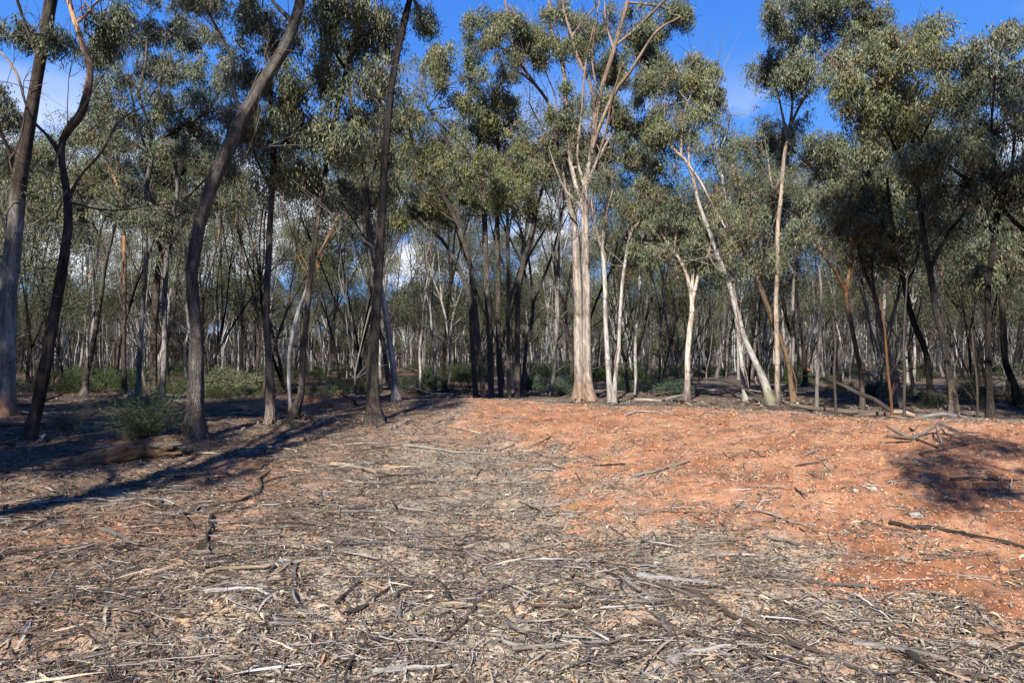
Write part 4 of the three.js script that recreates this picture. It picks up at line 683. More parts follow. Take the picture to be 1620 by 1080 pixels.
function stick(label, c, wpx, pts, extra = []) {
  const s = stickSeed++, g = rng(s + 900), L = layStick(pts, wpx);
  const origin = L[0].p.clone(), o = thing('fallen_stick', label, 'stick', origin);
  const loc = (a) => a.map((q) => ({ p: q.p.clone().sub(origin), r: q.r }));
  const dense = []; L.forEach((q, i) => { dense.push(q); if (i < L.length - 1) { const m = q.p.clone().lerp(L[i + 1].p, 0.5); const len = q.p.distanceTo(L[i + 1].p); m.x += (g() - 0.5) * 0.1 * len; m.z += (g() - 0.5) * 0.1 * len; m.y = Math.max(terrain(m.x, m.z) + q.r * 0.7, m.y) + 0.015 * g(); dense.push({ p: m, r: (q.r + L[i + 1].r) / 2 * (0.9 + 0.25 * g()) }); } });
  mesh('stick', tube(loc(dense), 8, woodCol(WOOD[c], s), { step: 0.05, rough: 0.22, seed: s * 1.7, caps: true }), M.stick, o);
  for (const e of extra) mesh('side_twig', tube(loc(layStick(e, wpx * 0.6)), 6, woodCol(WOOD[c], s + 0.5), { step: 0.05, rough: 0.2, seed: s, caps: true }), M.stick, o);
}
stick('long pale grey stick along the shadow edge at far left, with a forked left end', 'pale', 4, [[40, 802], [70, 797], [125, 792], [172, 794], [250, 791], [275, 799]], [[[70, 797], [52, 788], [42, 786]]]);
stick('long dark stick at the left edge that fades to pale at its right end', 'dark', 6, [[-10, 882], [50, 872], [110, 870], [160, 868], [225, 872]]);
stick('thin pale stick continuing right from the long dark stick at the left edge', 'grey', 4, [[215, 871], [270, 875], [325, 878]]);
stick('bright white forked stick in the litter left of centre', 'white', 6, [[322, 939], [355, 937], [402, 935], [416, 941], [446, 956]]);
stick('curved tan stick below the bright white forked stick', 'tan', 6, [[278, 937], [298, 944], [312, 956], [328, 968], [358, 983]]);
stick('pale straight stick below centre left, right of the curved tan stick', 'pale', 5, [[425, 990], [460, 990], [500, 987], [540, 985]]);
stick('tan stick end to end with a paler one above the white forked stick', 'tan', 6, [[325, 908], [370, 902], [420, 900], [440, 895]]);
stick('broad tan slab of bark on the red patch at left', 'ash', 7, [[160, 840], [188, 851], [222, 866]]);
stick('dark branched stick in the leafy shade, largest on the left', 'dark', 5.5, [[268, 823], [296, 814], [322, 806], [375, 796], [408, 783], [413, 770], [412, 758], [426, 749]], [[[410, 782], [380, 774], [345, 767]], [[416, 765], [436, 758], [452, 755]]]);
stick('black prong standing beside the dark branched stick', 'dark', 5, [[335, 818], [334, 838], [326, 864]]);
stick('short dark stick left of the dark branched stick', 'brown', 5, [[284, 815], [296, 826], [306, 838]]);
stick('short upright grey stick in the middle of the left litter', 'brown', 7, [[422, 914], [432, 900], [443, 880]]);
stick('pale stick reaching right from the short upright grey stick', 'pale', 5, [[446, 899], [482, 889], [532, 882]]);
stick('dark curl of bark left of the tan ribbons', 'dark', 7, [[532, 956], [548, 942], [572, 920]]);
stick('long dark branch slanting up to the right, left of centre', 'dark', 6, [[545, 976], [576, 963], [600, 945], [638, 922]]);
stick('bundle of tan bark ribbons beside the pale earth patch', 'tan', 8, [[655, 978], [700, 961], [745, 962], [782, 966]], [[[660, 974], [710, 968], [760, 970]]]);
stick('white strip of bark at the bottom edge left of centre', 'white', 9, [[588, 1070], [640, 1063], [680, 1061], [732, 1056]]);
stick('dark crooked stick pointing down at lower left', 'brown', 6, [[210, 980], [232, 1004], [250, 1020], [262, 1042]]);
stick('dark stub beside the white forked stick', 'dark', 7, [[414, 1002], [424, 985], [430, 972]]);
stick('pale thin stick in the upper middle of the track', 'pale', 4, [[618, 804], [655, 808], [692, 816]]);
stick('tan broken log piece on the upper left of the track', 'tan', 7, [[524, 737], [560, 741], [596, 750]]);
stick('pale stick at the far left of the track near the trunk shadow', 'pale', 4, [[410, 709], [440, 711], [470, 716]]);
stick('long thin pale stick near the top of the track', 'pale', 4, [[640, 706], [680, 711], [716, 717], [772, 720]]);
stick('dark stick poking in from the left edge low down', 'brown', 6, [[-5, 1014], [40, 1005], [80, 992]]);
stick('long dark stick on the red slope at the right edge', 'dark', 6, [[1408, 829], [1440, 837], [1492, 841], [1545, 851], [1630, 871]]);
stick('very long dark grey branch slanting across the lower right litter', 'brown', 9, [[1081, 934], [1105, 944], [1125, 956], [1160, 980], [1210, 1001], [1260, 1022], [1320, 1045], [1370, 1068]]);
stick('pale grey curved bough at the bottom, right of centre', 'pale', 10, [[1055, 1056], [1085, 1042], [1112, 1036], [1155, 1027], [1182, 1034]]);
stick('dark bough alongside the pale grey curved bough', 'dark', 10, [[1140, 1034], [1200, 1045], [1245, 1046], [1282, 1062]]);
stick('thick grey bough running off the lower right edge', 'grey', 10, [[1350, 1025], [1395, 1028], [1430, 1033], [1510, 1052], [1630, 1074]]);
stick('black slab of bark under the thick grey bough at lower right', 'dark', 12, [[1434, 1040], [1456, 1058], [1482, 1084]]);
stick('bone white short branch right of centre', 'white', 8, [[1010, 914], [1035, 919], [1070, 921], [1122, 926]]);
stick('smooth dark brown stick ending beside the bone white branch', 'brown', 7, [[958, 899], [978, 903], [988, 910], [1002, 918], [1026, 931]]);
stick('dark finger of wood lying end on toward the viewer near the pale earth', 'brown', 5, [[871, 982], [873, 1004], [873, 1030]]);
stick('short straight pale stick crossing above the bone white branch', 'pale', 5, [[1008, 909], [1030, 900], [1054, 891]]);
stick('grey stick in a long line left of the dark brown stick', 'grey', 6, [[838, 891], [880, 892], [905, 902], [940, 907]]);
stick('dark stick laid along the red slope above the yellow stones', 'grey', 4, [[998, 757], [1038, 747], [1092, 731]]);
stick('thin dark stick higher on the red slope', 'brown', 3, [[1258, 739], [1290, 733], [1316, 727]]);
stick('thin white stick lying level on the lower edge of the red earth', 'white', 4, [[1120, 882], [1160, 880], [1200, 881]]);
stick('second thin white stick right of the level one', 'pale', 4, [[1222, 887], [1250, 889], [1284, 889]]);
stick('crooked grey stick in the lower right litter', 'grey', 5, [[1240, 975], [1280, 966], [1320, 955], [1380, 954]]);
stick('dark rod at the lower right edge', 'dark', 6, [[1552, 1056], [1582, 1036], [1630, 1018]]);
stick('pale thin curved twig on the crest of the red bank', 'pale', 3, [[988, 658], [1009, 652], [1036, 653], [1064, 646]]);
stick('brown stick on the left rim of the pale red patch at centre', 'tan', 5, [[790, 888], [828, 875], [880, 864], [900, 859]]);
stick('flat grey chip of bark left of the pale red patch', 'grey', 8, [[888, 854], [902, 856], [914, 854]]);
stick('dark stick at lower right between pale leaves', 'brown', 5, [[1072, 998], [1050, 985], [1020, 965]]);
stick('short dark block of wood right of the bone white branch', 'brown', 8, [[1081, 934], [1100, 944], [1122, 954]]);

// loose sticks like one another, strewn over the track
{
  const g = rng(6161), protos = ['dark', 'brown', 'grey', 'ash', 'pale', 'dark', 'brown'].map((c, i) => {
    const n = 6 + (i % 2), pts = []; let y = 0; for (let k = 0; k <= n; k++) { y += (g() - 0.5) * 0.09; pts.push({ p: V(k / n - 0.5, 0.014, y), r: 0.011 * (1.25 - 0.8 * k / n) }); }
    const t = pts[3].p; return [tube(pts, 7, woodCol(WOOD[c], i * 3), { steps: 18, rough: 0.25, seed: i * 2.3, caps: true }), tube([{ p: t, r: 0.006 }, { p: t.clone().add(V(0.1, 0.006, 0.06)), r: 0.005 }, { p: t.clone().add(V(0.22, 0.004, 0.08 + 0.05 * g())), r: 0.003 }], 5, woodCol(WOOD[c], i), { steps: 6 })];
  });
  const made = [], LOOK = ['black', 'brown', 'light grey', 'ash grey', 'bleached pale', 'charred dark', 'reddish brown'];
  for (let i = 0, n = 0; n < 150 && i < 4000; i++) {
    const r = lerp(3.4, 16, Math.pow(g(), 0.9)), a = (g() - 0.5) * 1.45, x = Math.sin(a) * r, z = -Math.cos(a) * r; if (red(x, z) > 0.3 + 0.7 * (g() < 0.1)) continue;
    const k = Math.floor(g() * protos.length); let o = made[k];
    if (!o) { o = made[k] = thing('loose_stick', `loose ${LOOK[k]} stick strewn among the leaf litter of the track`, 'stick', V(0, 0, 0), `loose ${LOOK[k]} sticks strewn over the litter`); mesh('stick', protos[k][0], M.stick, o); if (k % 3 !== 1) mesh('side_twig', protos[k][1], M.stick, o); }
    else { o = o.clone(); o.name = numbered('loose_stick'); scene.add(o); }
    const L = 0.4 + 0.75 * g() * g(); o.position.set(x, terrain(x, z) + 0.008, z);
    o.quaternion.setFromUnitVectors(V(0, 1, 0), slopeNormal(x, z)).multiply(new THREE.Quaternion().setFromAxisAngle(V(0, 1, 0), g() * 6.283)); o.scale.set(L, 0.65 + 0.6 * g(), 0.65 + 0.5 * g()); n++;
  }
}

// the tangle of dead branches on the right of the bank
{
  const D = 9.0, P = (x, y, dz = 0) => at(x, y, D - dz);
  const o0 = P(1440, 694), origin = V(o0.x, terrain(o0.x, o0.z), o0.z), o = thing('fallen_branch', 'tangled pale dead branches lying on the right of the red bank', 'branch', origin);
  const arm = (name, c, pts) => mesh(name, tube(pts.map(([x, y, w, dz]) => { const p = P(x, y, dz ?? 0); p.y = Math.max(p.y, terrain(p.x, p.z) + w * 0.3 * D / FOCAL); return { p: p.sub(origin), r: w * D / FOCAL / 2 }; }), 9, woodCol(WOOD[c], pts[0][0]), { step: 0.05, rough: 0.2, seed: pts[0][0], caps: true }), M.stick, o);
  arm('bough', 'ash', [[1404, 675, 4], [1416, 681, 5.5], [1432, 689, 6.5], [1442, 694, 6.5], [1452, 691, 5]]);
  arm('bough', 'ash', [[1442, 692, 5.5], [1456, 687, 5, -0.1], [1470, 680, 4.6, -0.15], [1482, 672, 4.5, -0.1], [1490, 671, 4.5, 0], [1502, 677, 4, 0.1], [1516, 682, 3.5, 0.15]]);
  arm('twig', 'grey', [[1482, 673, 3.5], [1484, 685, 3, 0.2], [1490, 698, 3, 0.35], [1486, 716, 3, 0.6]]);
  arm('bough', 'brown', [[1458, 731, 6, 0.75], [1465, 721, 5, 0.7], [1470, 716, 4.5, 0.65], [1490, 717, 4, 0.6], [1512, 714, 3.5, 0.55], [1530, 711, 3, 0.5], [1560, 708, 2, 0.5]]);
  arm('twig', 'brown', [[1440, 677, 4, 0.1], [1446, 681, 4], [1454, 672, 2.5]]); arm('twig', 'grey', [[1500, 680, 3], [1520, 683, 2.5, 0.1], [1552, 684, 2, 0.2]]);
  arm('twig', 'grey', [[1484, 672, 2.5], [1494, 668, 2, -0.2], [1512, 663, 1.5, -0.3]]); arm('twig', 'tan', [[1466, 671, 2.5, -0.1], [1478, 666, 2, -0.2], [1484, 664, 1.5, -0.2]]);
  arm('twig', 'grey', [[1488, 674, 3], [1500, 688, 2.5, 0.3], [1520, 694, 2, 0.4]]); arm('twig', 'brown', [[1404, 690, 4, 0.2], [1428, 691, 4, 0.2], [1446, 693, 3, 0.2]]);
  arm('twig', 'dark', [[1450, 694, 4, 0.1], [1468, 704, 3, 0.3], [1484, 712, 3, 0.5]]);
}
// the hollow log at left
{
  const p = ground(264, 722), q = ground(120, 736), o = thing('hollow_log', 'weathered hollow log with a split clay coloured end beneath the broom bush', 'log', V(p.x, p.y, p.z)), g = rng(31);
  const ax = q.clone().sub(p), dir = ax.clone().normalize(), len = ax.length();
  const pts = [[-0.02, 0.12, 0.15], [0.1, 0.13, 0.165], [0.3, 0.11, 0.15], [0.55, 0.07, 0.14], [0.8, 0.03, 0.125], [1.05, -0.03, 0.1]].map(([t, y, r]) => ({ p: ax.clone().multiplyScalar(t).add(V(0, y, 0)), r }));
  const crack = (t, th) => smoothstep(Math.abs(n3(Math.cos(th) * 2.6, Math.sin(th) * 2.6, t * 2.2)), 0.02, 0.16);
  mesh('log', tube(pts, 30, (t, y, th) => { const v = (1 + 0.3 * n3(t * 9, Math.cos(th) * 2, Math.sin(th) * 2)) * lerp(0.25, 1, crack(t, th)), top = smoothstep(y, 0.14, 0.24); return mixc([0.2, 0.125, 0.075], [0.2, 0.19, 0.15], top).map((c) => c * v); }, { step: 0.03, rough: 0.26, seed: 8, caps: true, capColor: [0.03, 0.022, 0.018] }), M.stick, o);
  const turn = new THREE.Quaternion().setFromUnitVectors(V(1, 0, 0), dir), side = dir.clone().cross(V(0, 1, 0)).normalize();
  for (let i = 0; i < 15; i++) {       // broken shell of wood round the open end
    const a = i / 15 * 6.28 + 0.25 * g(), r = 0.135 + 0.04 * g(), L = 0.1 + 0.16 * g(), geo = new THREE.IcosahedronGeometry(1, 3), P = geo.attributes.position, col = [];
    for (let k = 0; k < P.count; k++) { const w = V(P.getX(k), P.getY(k), P.getZ(k)), m = 1 + 0.5 * fbm3(w.x * 1.3 + i * 3, w.y * 2.2, w.z * 2.2, 4); P.setXYZ(k, w.x * m * L, w.y * m * (0.03 + 0.004 * (i % 4)), w.z * m * 0.042); const v = 0.7 + 0.7 * Math.abs(n3(w.x * 2 + i, w.y * 5, w.z * 5)); col.push(...(i % 3 ? [0.24, 0.15, 0.088] : [0.2, 0.18, 0.145]).map((c) => c * v)); }
    geo.setAttribute('color', new THREE.Float32BufferAttribute(col, 3)); geo.computeVertexNormals();
    const s = mesh('splinter', geo, M.stick, o); s.quaternion.copy(turn).multiply(new THREE.Quaternion().setFromEuler(new THREE.Euler(a, 0.25 * (g() - 0.5), 0.35 * (g() - 0.5))));
    s.position.copy(dir).multiplyScalar(0.06 - 0.08 * g()).add(V(0, Math.max(0.02, 0.125 + Math.sin(a) * r), 0)).addScaledVector(side, Math.cos(a) * r);
  }
}
function lump(seed, c, rough = 0.45, detail = 3) {
  const geo = new THREE.IcosahedronGeometry(1, detail), P = geo.attributes.position, col = [];
  for (let k = 0; k < P.count; k++) { const w = V(P.getX(k), P.getY(k), P.getZ(k)), m = 1 + rough * fbm3(w.x * 1.4 + seed * 5.3, w.y * 1.4, w.z * 1.4, 4); P.setXYZ(k, w.x * m, w.y * m, w.z * m); const v = 1 + 0.3 * n3(w.x * 3, w.y * 3 + seed, w.z * 3); col.push(c[0] * v, c[1] * v, c[2] * v); }
  geo.setAttribute('color', new THREE.Float32BufferAttribute(col, 3)); geo.computeVertexNormals(); return geo;
}
function stone(name, category, label, group, px, py, wpx, hpx, c, d, seed = px) {
  const p = d ? at(px, py, d) : ground(px, py), y = terrain(p.x, p.z), k = -p.z / FOCAL / 2, m = mesh(name, lump(seed % 97, c), M.clod);
  m.position.set(p.x, y + hpx * k * 0.5, p.z); m.scale.set(wpx * k, hpx * k, wpx * k * 0.9); m.rotation.y = seed; tag(m, label, category, group);
}
const CLAY = [0.5, 0.25, 0.14];
for (const [x, y, w, h, l] of [[499, 634, 22, 16, 'round red clay clod on top of the heap behind the black elbow'], [516, 646, 24, 20, 'largest red clay clod low in the heap behind the black elbow'], [537, 627, 12, 14, 'upright red clay clod at the right end of the heap'], [486, 636, 14, 10, 'small red clay clod at the left end of the heap'], [449, 650, 22, 18, 'red clay clod between the slim box tree and the white stem'], [485, 658, 20, 10, 'low red clay clod in front of the heap'], [512, 632, 22, 10, 'flat red clay clod between the round and the upright ones']]) stone('clay_clod', 'clay clod', l, 'red clay heap behind the left trees', x, y, w, h, CLAY);
for (const [x, y, w, l] of [[962, 727, 10, 'yellow stone at the edge of the litter, topmost of the yellow stones'], [908, 806, 14, 'largest yellow stone in the grey litter'], [921, 822, 10, 'yellow stone just below the largest yellow one'], [1005, 844, 9, 'yellow stone right of the pale red patch'], [838, 737, 6, 'small yellow stone at the upper left of the yellow stones']]) stone('stone', 'stone', l, 'yellow stones by the track', x, y, w, w * 0.75, [0.6, 0.38, 0.14]);
for (const [x, y, w, h, l] of [[1450, 817, 20, 8, 'white quartz lump on the red slope at right'], [1546, 1010, 18, 10, 'upper of two white quartz lumps at lower right'], [1541, 1020, 18, 9, 'lower of two white quartz lumps at lower right'], [1374, 916, 8, 8, 'small white quartz lump at the lower edge of the red earth'], [1383, 776, 9, 9, 'white quartz chip on the bank below the dead branches'], [1354, 778, 8, 7, 'white quartz chip left of the one below the dead branches']]) stone('quartz_stone', 'stone', l, null, x, y, w, h, [0.95, 0.88, 0.78]);

// logs lying in the shade behind the bank
function log(label, c, D, pts) {
  const L = pts.map(([x, y, w, dz]) => ({ p: at(x, y, D - (dz ?? 0)), r: w * D / FOCAL / 2 }));
  const o = thing('fallen_log', label, 'log', L[0].p.clone()), s = pts[0][0] % 50;
  mesh('log', tube(L.map((q) => ({ p: q.p.clone().sub(L[0].p), r: q.r })), 12, woodCol(WOOD[c], s), { step: 0.12, rough: 0.16, seed: s, caps: true, capColor: WOOD.tan }), M.stick, o);
}
log('long grey fallen trunk leaning down to the right behind the bank', 'dark', 15, [[1262, 593, 3, -1], [1298, 598, 5, -0.8], [1333, 609, 5, -0.5], [1356, 621, 6, -0.2], [1385, 633, 6.5, 0.1], [1408, 649, 7, 0.4]]);
log('rusty thin fallen bough slanting down left of the orange leaning trunk', 'dark', 15.5, [[1112, 600, 1.6], [1136, 600, 2], [1160, 607, 2.4], [1184, 618, 3], [1200, 629, 3, 0.3], [1214, 641, 3.5, 0.6]]);
log('pale grey log lying level at the foot of the peeling trunk', 'ash', 13, [[1446, 661, 6], [1470, 658, 7], [1490, 655, 8], [1512, 658, 7], [1540, 662, 5]]);
log('brown log lying level left of the dead poles', 'brown', 13.5, [[1352, 660, 7], [1380, 655, 7], [1404, 655, 7], [1426, 658, 6]]);
log('short pinkish log between the dead poles', 'tan', 13, [[1412, 652, 8], [1430, 652, 8], [1446, 658, 7]]);
log('dark log lying level behind the far edge of the bank', 'brown', 14.5, [[1250, 640, 6], [1290, 646, 7], [1330, 650, 8], [1356, 652, 7]]);
// boughs like one another on the shaded floor behind the bank
{
  const g = rng(7272), protos = ['ash', 'brown', 'dark', 'grey'].map((c, i) => { const pts = []; let y = 0, z = 0; for (let k = 0; k <= 6; k++) { z += (g() - 0.5) * 0.16; y = k > 3 && i % 2 ? y + 0.06 : y; pts.push({ p: V(k / 6 - 0.5, 0.03 + y, z), r: 0.035 * (1.2 - 0.75 * k / 6) }); } const b = pts[3].p; return [tube(pts, 7, woodCol(WOOD[c], i * 3), { steps: 16, rough: 0.25, seed: i * 1.3, caps: true }), tube([{ p: b, r: 0.018 }, { p: b.clone().add(V(0.14, 0.07, 0.1)), r: 0.014 }, { p: b.clone().add(V(0.34, 0.13, 0.16)), r: 0.006 }], 5, woodCol(WOOD[c], i), { steps: 6 })]; }), made = [];
  for (let n = 0; n < 70;) {
    const r = lerp(15, 34, g()), a = (g() - 0.5) * 1.4, x = Math.sin(a) * r, z = -Math.cos(a) * r; if (x > -3.5 && x < 3 && r < 19) continue;
    const k = Math.floor(g() * 4); let o = made[k]; n++;
    if (!o) { o = made[k] = thing('fallen_bough', 'dead bough lying on the shaded forest floor under the trees', 'branch', V(0, 0, 0), 'dead boughs under the trees'); mesh('bough', protos[k][0], M.stick, o); mesh('side_twig', protos[k][1], M.stick, o); }
    else { o = o.clone(); o.name = numbered('fallen_bough'); scene.add(o); }
    const L = 1 + 2.2 * g() * g(); o.position.set(x, terrain(x, z), z); o.rotation.y = g() * 6.28; o.scale.set(L, 0.9 + 0.8 * g(), 1 + 0.6 * g());
  }
}
// thin dead poles in front of the right hand trees
function pole(label, c, D, pts) {
  const b = at(pts[0][0], pts[0][1], D), base = V(b.x, terrain(b.x, b.z), b.z), o = thing('dead_sapling', label, 'dead sapling', base), g = rng(pts[0][0]);
  const L = pts.map(([x, y, w], i) => { const p = at(x, y, D); if (!i) p.y = base.y - 0.08; return { p: p.sub(base), r: w * D / FOCAL / 2 }; });
  mesh('stem', tube(L, 7, woodCol(WOOD[c], pts[0][0] % 9), { step: 0.15, rough: 0.1 }), M.stick, o);
  for (let i = 0; i < 4; i++) { const q = L[1 + Math.floor(g() * (L.length - 1))], e = q.p.clone().add(V(g() - 0.5, 0.3 + 0.4 * g(), g() - 0.5).multiplyScalar(0.8)); mesh('side_twig', tube([{ p: q.p, r: 0.006 }, { p: q.p.clone().lerp(e, 0.5).add(V(0, 0.05, 0)), r: 0.005 }, { p: e, r: 0.002 }], 4, woodCol(WOOD[c], 2), { steps: 4 }), M.stick, o); }
}
pole('thin rusty dead pole, left of the two in front of the right trees', 'rust', 12.5, [[1412, 662, 5], [1410, 630, 4.5], [1406, 595, 4], [1403, 560, 4], [1400, 520, 3], [1392, 470, 2]]);
pole('thin black dead pole, right of the rusty dead pole', 'dark', 12, [[1431, 664, 6], [1431, 630, 5], [1432, 590, 5], [1430, 555, 4], [1432, 500, 3], [1436, 440, 2]]);
pole('thin dark dead pole in the shade before the tall black trunk', 'dark', 12, [[1547, 668, 4], [1547, 640, 3.5], [1546, 600, 3], [1541, 560, 3], [1538, 520, 2]]);
pole('thin dark dead pole behind the fallen grey trunk', 'dark', 13, [[1323, 660, 5], [1322, 630, 4.5], [1320, 590, 4], [1322, 550, 3], [1318, 500, 2]]);
pole('slender grey dead pole with a pale foot right of the bowed orange trunk', 'ash', 15, [[1292, 642, 7], [1293, 610, 6], [1295, 570, 5.5], [1298, 520, 5], [1300, 470, 4], [1296, 420, 3]]);
// something small and orange roofed far off between the trunks
{
  const D = 46, b = at(1277, 592, D), y = terrain(b.x, b.z), o = thing('shelter', 'small orange roofed shelter far off between the right trunks', 'shelter', V(b.x, y, b.z)), k = D / FOCAL, top = at(1277, 585, D).y - y;
  const roof = new THREE.CylinderGeometry(0.04, 1, 1, 4, 1); roof.rotateY(Math.PI / 4);
  const rm = mesh('roof', roof, std([0.6, 0.14, 0.06], { roughness: 0.7 }), o); rm.scale.set(9.5 * k, 4 * k, 9.5 * k); rm.position.set(0, top + 1.5 * k, 0);
  for (const [sx, sz] of [[-1, -1], [-1, 1], [1, -1], [1, 1]]) { const p = mesh('post', new THREE.CylinderGeometry(0.03, 0.035, top, 8), std([0.5, 0.5, 0.48]), o); p.position.set(sx * 6 * k, top / 2, sz * 6 * k); }
  const t = mesh('table', new THREE.BoxGeometry(12 * k, 0.12, 7 * k), std([0.75, 0.74, 0.7]), o); t.position.set(-1 * k, top - 7 * k, 0.1);
  for (const s of [-1, 1]) { const l = mesh('table_leg', new THREE.BoxGeometry(0.1, Math.max(0.2, top - 7 * k), 0.2), std([0.6, 0.6, 0.58]), o); l.position.set(s * 4 * k, (top - 7 * k) / 2 - 0.05, 0.1); }
}
// ---------------------------------------------------------------- leaf litter, twigs, bark ribbons and quartz gravel (nobody could count these)
{
  const g = rng(2024);
  const leafGeo = (curl, fold, w) => {          // a dry gum leaf, 1 long
    const xs = [0, 0.22, 0.5, 0.78, 1], ws = [0, 0.75, 1, 0.62, 0], pos = [], idx = [];
    xs.forEach((x, i) => { const y = curl * Math.sin(x * Math.PI) + 0.05 * Math.sin(x * 7), b = 0.12 * Math.sin(x * 2.4); pos.push(x - 0.5, y + fold * ws[i], b + w * ws[i] / 2, x - 0.5, y, b, x - 0.5, y + fold * ws[i], b - w * ws[i] / 2); });
    for (let i = 0; i < 4; i++) for (const s of [0, 1]) { const a = i * 3 + s, c = a + 3; idx.push(a, c, a + 1, c, c + 1, a + 1); }
    const q = new THREE.BufferGeometry(); q.setAttribute('position', new THREE.Float32BufferAttribute(pos, 3)); q.setIndex(idx); q.computeVertexNormals(); return q;
  };
  const twigGeo = (s) => { const r = rng(s), pts = []; for (let i = 0; i < 5; i++) pts.push({ p: V(i / 4 - 0.5, 0.03 * r() + 0.02, (r() - 0.5) * 0.14), r: 0.011 * (1.15 - i / 5) }); const q = tube(pts, 5, () => [1, 1, 1], { steps: 7 }); q.deleteAttribute('color'); q.deleteAttribute('uv'); return q; };
  const ribbonGeo = (s) => { const r = rng(s), pos = [], idx = [], n = 9; let y = 0.02, z = 0; for (let i = 0; i <= n; i++) { const x = i / n - 0.5, w = 0.018 * Math.sin(Math.PI * (0.12 + 0.8 * i / n)) + 0.005, tw = 0.7 * Math.sin(i * 0.5 + s); y = clamp(y + (r() - 0.48) * 0.03, 0.005, 0.09); z += (r() - 0.5) * 0.05; for (const k of [-1, 0, 1]) pos.push(x, y + (k ? 0.012 : 0) + Math.sin(tw) * w * k, z + Math.cos(tw) * w * k); } for (let i = 0; i < n; i++) for (const k of [0, 1]) { const a = i * 3 + k, c = a + 3; idx.push(a, a + 1, c, a + 1, c + 1, c); } const q = new THREE.BufferGeometry(); q.setAttribute('position', new THREE.Float32BufferAttribute(pos, 3)); q.setIndex(idx); q.computeVertexNormals(); return q; };
  const up = V(0, 1, 0), qn = new THREE.Quaternion(), qy = new THREE.Quaternion(), qt = new THREE.Quaternion(), cc = new THREE.Color();
  function scatter(name, label, shapes, N, pick) {
    const root = new THREE.Group(); root.name = name; root.userData.kind = 'stuff'; tag(root, label); scene.add(root);
    const lists = shapes.map(() => []);
    for (let i = 0; i < N; i++) { const r = pick(); if (r) lists[Math.floor(g() * shapes.length)].push(r); }
    shapes.forEach((geo, k) => {
      const im = new THREE.InstancedMesh(geo, M.litter, lists[k].length), m = new THREE.Matrix4();
      lists[k].forEach(({ x, z, lift, tilt, s, c }, i) => {
        qn.setFromUnitVectors(up, slopeNormal(x, z)); qy.setFromAxisAngle(up, g() * 6.2832); qt.setFromEuler(new THREE.Euler((g() - 0.5) * tilt * 2, 0, (g() - 0.5) * tilt));
        im.setMatrixAt(i, m.compose(V(x, fine(x, z) + lift, z), qn.clone().multiply(qy).multiply(qt), V(s[0], s[1], s[2]))); im.setColorAt(i, cc.setRGB(...c));
      });
      im.name = name + '_layer'; im.castShadow = im.receiveShadow = true; im.userData.kind = 'stuff'; root.add(im);
    });
  }
  const spot = (r0, r1, pw = 1) => { const r = lerp(r0, r1, Math.pow(g(), pw)), a = (g() - 0.5) * 1.52; return [Math.sin(a) * r, -Math.cos(a) * r, r]; };
  // how thickly the litter lies: deep on the track, thin and patchy on the red earth
  const cover = (x, z) => { const k = red(x, z), patch = smoothstep(fbm2(x * 1.2 + 3, z * 1.2 + 50, 4), -0.25, 0.3); return lerp(0.24 + 0.72 * patch, 0.06 + 0.36 * smoothstep(fbm2(x * 0.9 + 20, z * 1.4, 4), 0.12, 0.4), k); };
  const tint = (list) => { const c = list[Math.floor(g() * list.length)], v = 0.7 + 0.6 * g(); return [c[0] * v, c[1] * v, c[2] * v]; };
  const LEAF = [[0.42, 0.345, 0.24], [0.34, 0.28, 0.2], [0.23, 0.185, 0.135], [0.44, 0.375, 0.27], [0.36, 0.305, 0.235], [0.12, 0.09, 0.065], [0.24, 0.2, 0.16], [0.2, 0.165, 0.125], [0.36, 0.2, 0.11], [0.16, 0.125, 0.095]];
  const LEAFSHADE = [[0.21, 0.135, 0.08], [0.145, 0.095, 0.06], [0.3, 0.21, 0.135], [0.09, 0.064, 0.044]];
  const TWIG = [[0.075, 0.062, 0.052], [0.12, 0.1, 0.082], [0.19, 0.165, 0.14], [0.27, 0.245, 0.21], [0.05, 0.042, 0.036], [0.1, 0.08, 0.065], [0.4, 0.37, 0.33]];
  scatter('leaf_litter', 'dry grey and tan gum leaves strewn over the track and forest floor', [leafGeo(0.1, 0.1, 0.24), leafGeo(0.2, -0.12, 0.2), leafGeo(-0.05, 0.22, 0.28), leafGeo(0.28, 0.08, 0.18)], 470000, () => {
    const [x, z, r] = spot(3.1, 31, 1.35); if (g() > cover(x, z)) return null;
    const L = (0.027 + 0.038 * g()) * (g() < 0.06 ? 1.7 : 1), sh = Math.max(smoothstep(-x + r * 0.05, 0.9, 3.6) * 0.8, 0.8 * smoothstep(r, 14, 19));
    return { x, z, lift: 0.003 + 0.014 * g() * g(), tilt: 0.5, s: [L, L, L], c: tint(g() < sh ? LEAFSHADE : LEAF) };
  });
  scatter('twig_litter', 'small grey and dark twigs strewn over the ground', [twigGeo(1), twigGeo(2), twigGeo(3), twigGeo(4)], 95000, () => {
    const [x, z] = spot(3.1, 28, 1.3); if (g() > cover(x, z) * 1.05 + 0.02) return null;
    const L = 0.08 + 0.5 * Math.pow(g(), 2.4), t = 0.07 + 0.26 * g() * g() + 0.06 * g();
    return { x, z, lift: 0.006 + 0.014 * g(), tilt: 0.12, s: [L, Math.min(L, t), Math.min(L, t)], c: tint(TWIG) };
  });
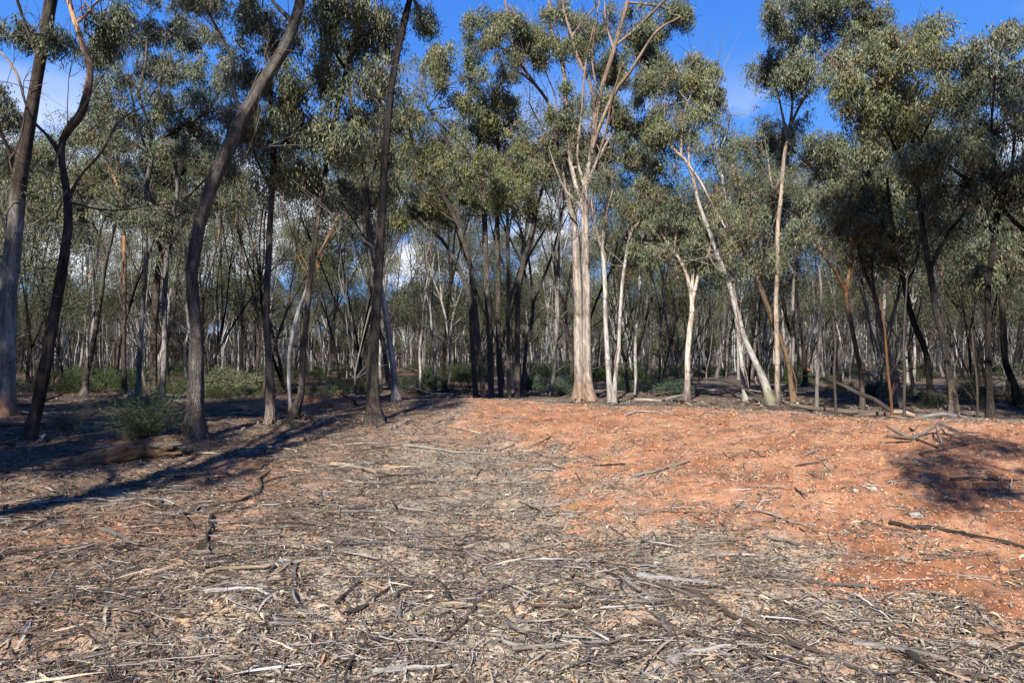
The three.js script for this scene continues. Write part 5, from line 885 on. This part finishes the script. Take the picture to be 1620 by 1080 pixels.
  scatter('bark_litter', 'curled ribbons of shed bark among the leaves', [ribbonGeo(1), ribbonGeo(2), ribbonGeo(3), ribbonGeo(4)], 9000, () => {
    const [x, z] = spot(3.1, 20, 1); if (g() > cover(x, z)) return null;
    const L = 0.12 + 0.5 * Math.pow(g(), 2);
    return { x, z, lift: 0.008 + 0.012 * g(), tilt: 0.15, s: [L, Math.max(0.16, L * 0.6), Math.max(0.2, L * 0.7)], c: tint([...TWIG, [0.33, 0.23, 0.15], [0.42, 0.33, 0.24], [0.12, 0.09, 0.07]]) };
  });
  const feet = scene.children.filter((o) => o.userData.category === 'tree' && o.position.z < -9 && o.position.z > -27).map((o) => o.position);
  scatter('shed_bark', 'shed bark and twigs heaped round the feet of the trees', [ribbonGeo(5), ribbonGeo(6), twigGeo(7), leafGeo(0.2, 0.1, 0.24)], feet.length * 70, () => {
    const f = feet[Math.floor(g() * feet.length)], a = g() * 6.283, r = 0.2 + 0.85 * Math.pow(g(), 1.3), x = f.x + Math.cos(a) * r, z = f.z + Math.sin(a) * r, L = 0.1 + 0.45 * g() * g();
    return { x, z, lift: 0.01 + 0.09 * Math.exp(-r * 3) * g(), tilt: 0.5, s: [L, 0.2, 0.25], c: tint([...TWIG, [0.25, 0.17, 0.11], [0.16, 0.11, 0.075]]) };
  });
  const pebble = (s) => { const q = new THREE.IcosahedronGeometry(0.5, 0), P = q.attributes.position; for (let i = 0; i < P.count; i++) { const m = 1 + 0.35 * n3(P.getX(i) * 3 + s, P.getY(i) * 3, P.getZ(i) * 3); P.setXYZ(i, P.getX(i) * m, P.getY(i) * m * 0.7, P.getZ(i) * m); } q.deleteAttribute('uv'); q.computeVertexNormals(); return q; };
  scatter('gravel', 'fine pale quartz gravel and red grit scattered over the red earth', [pebble(1), pebble(2), pebble(3)], 190000, () => {
    const [x, z] = spot(3.2, 19, 0.85), k = red(x, z); if (g() > k * (0.5 + 0.5 * smoothstep(fbm2(x * 1.6, z * 1.6 + 9, 3), -0.3, 0.25)) + 0.05) return null;
    const big = k > 0.45 && g() < 0.03, s = big ? 0.02 + 0.035 * g() : 0.006 + 0.013 * Math.pow(g(), 3);
    return { x, z, lift: s * 0.15, tilt: 0.6, s: [s, s, s], c: big ? tint([[0.45, 0.2, 0.1], [0.4, 0.17, 0.085], [0.5, 0.26, 0.14]]) : tint([[0.58, 0.36, 0.23], [0.52, 0.26, 0.13], [0.52, 0.34, 0.22], [0.42, 0.2, 0.1], [0.55, 0.42, 0.32], [0.58, 0.31, 0.17], [0.5, 0.25, 0.13]]) };
  });
}
renderer.render(scene, camera);
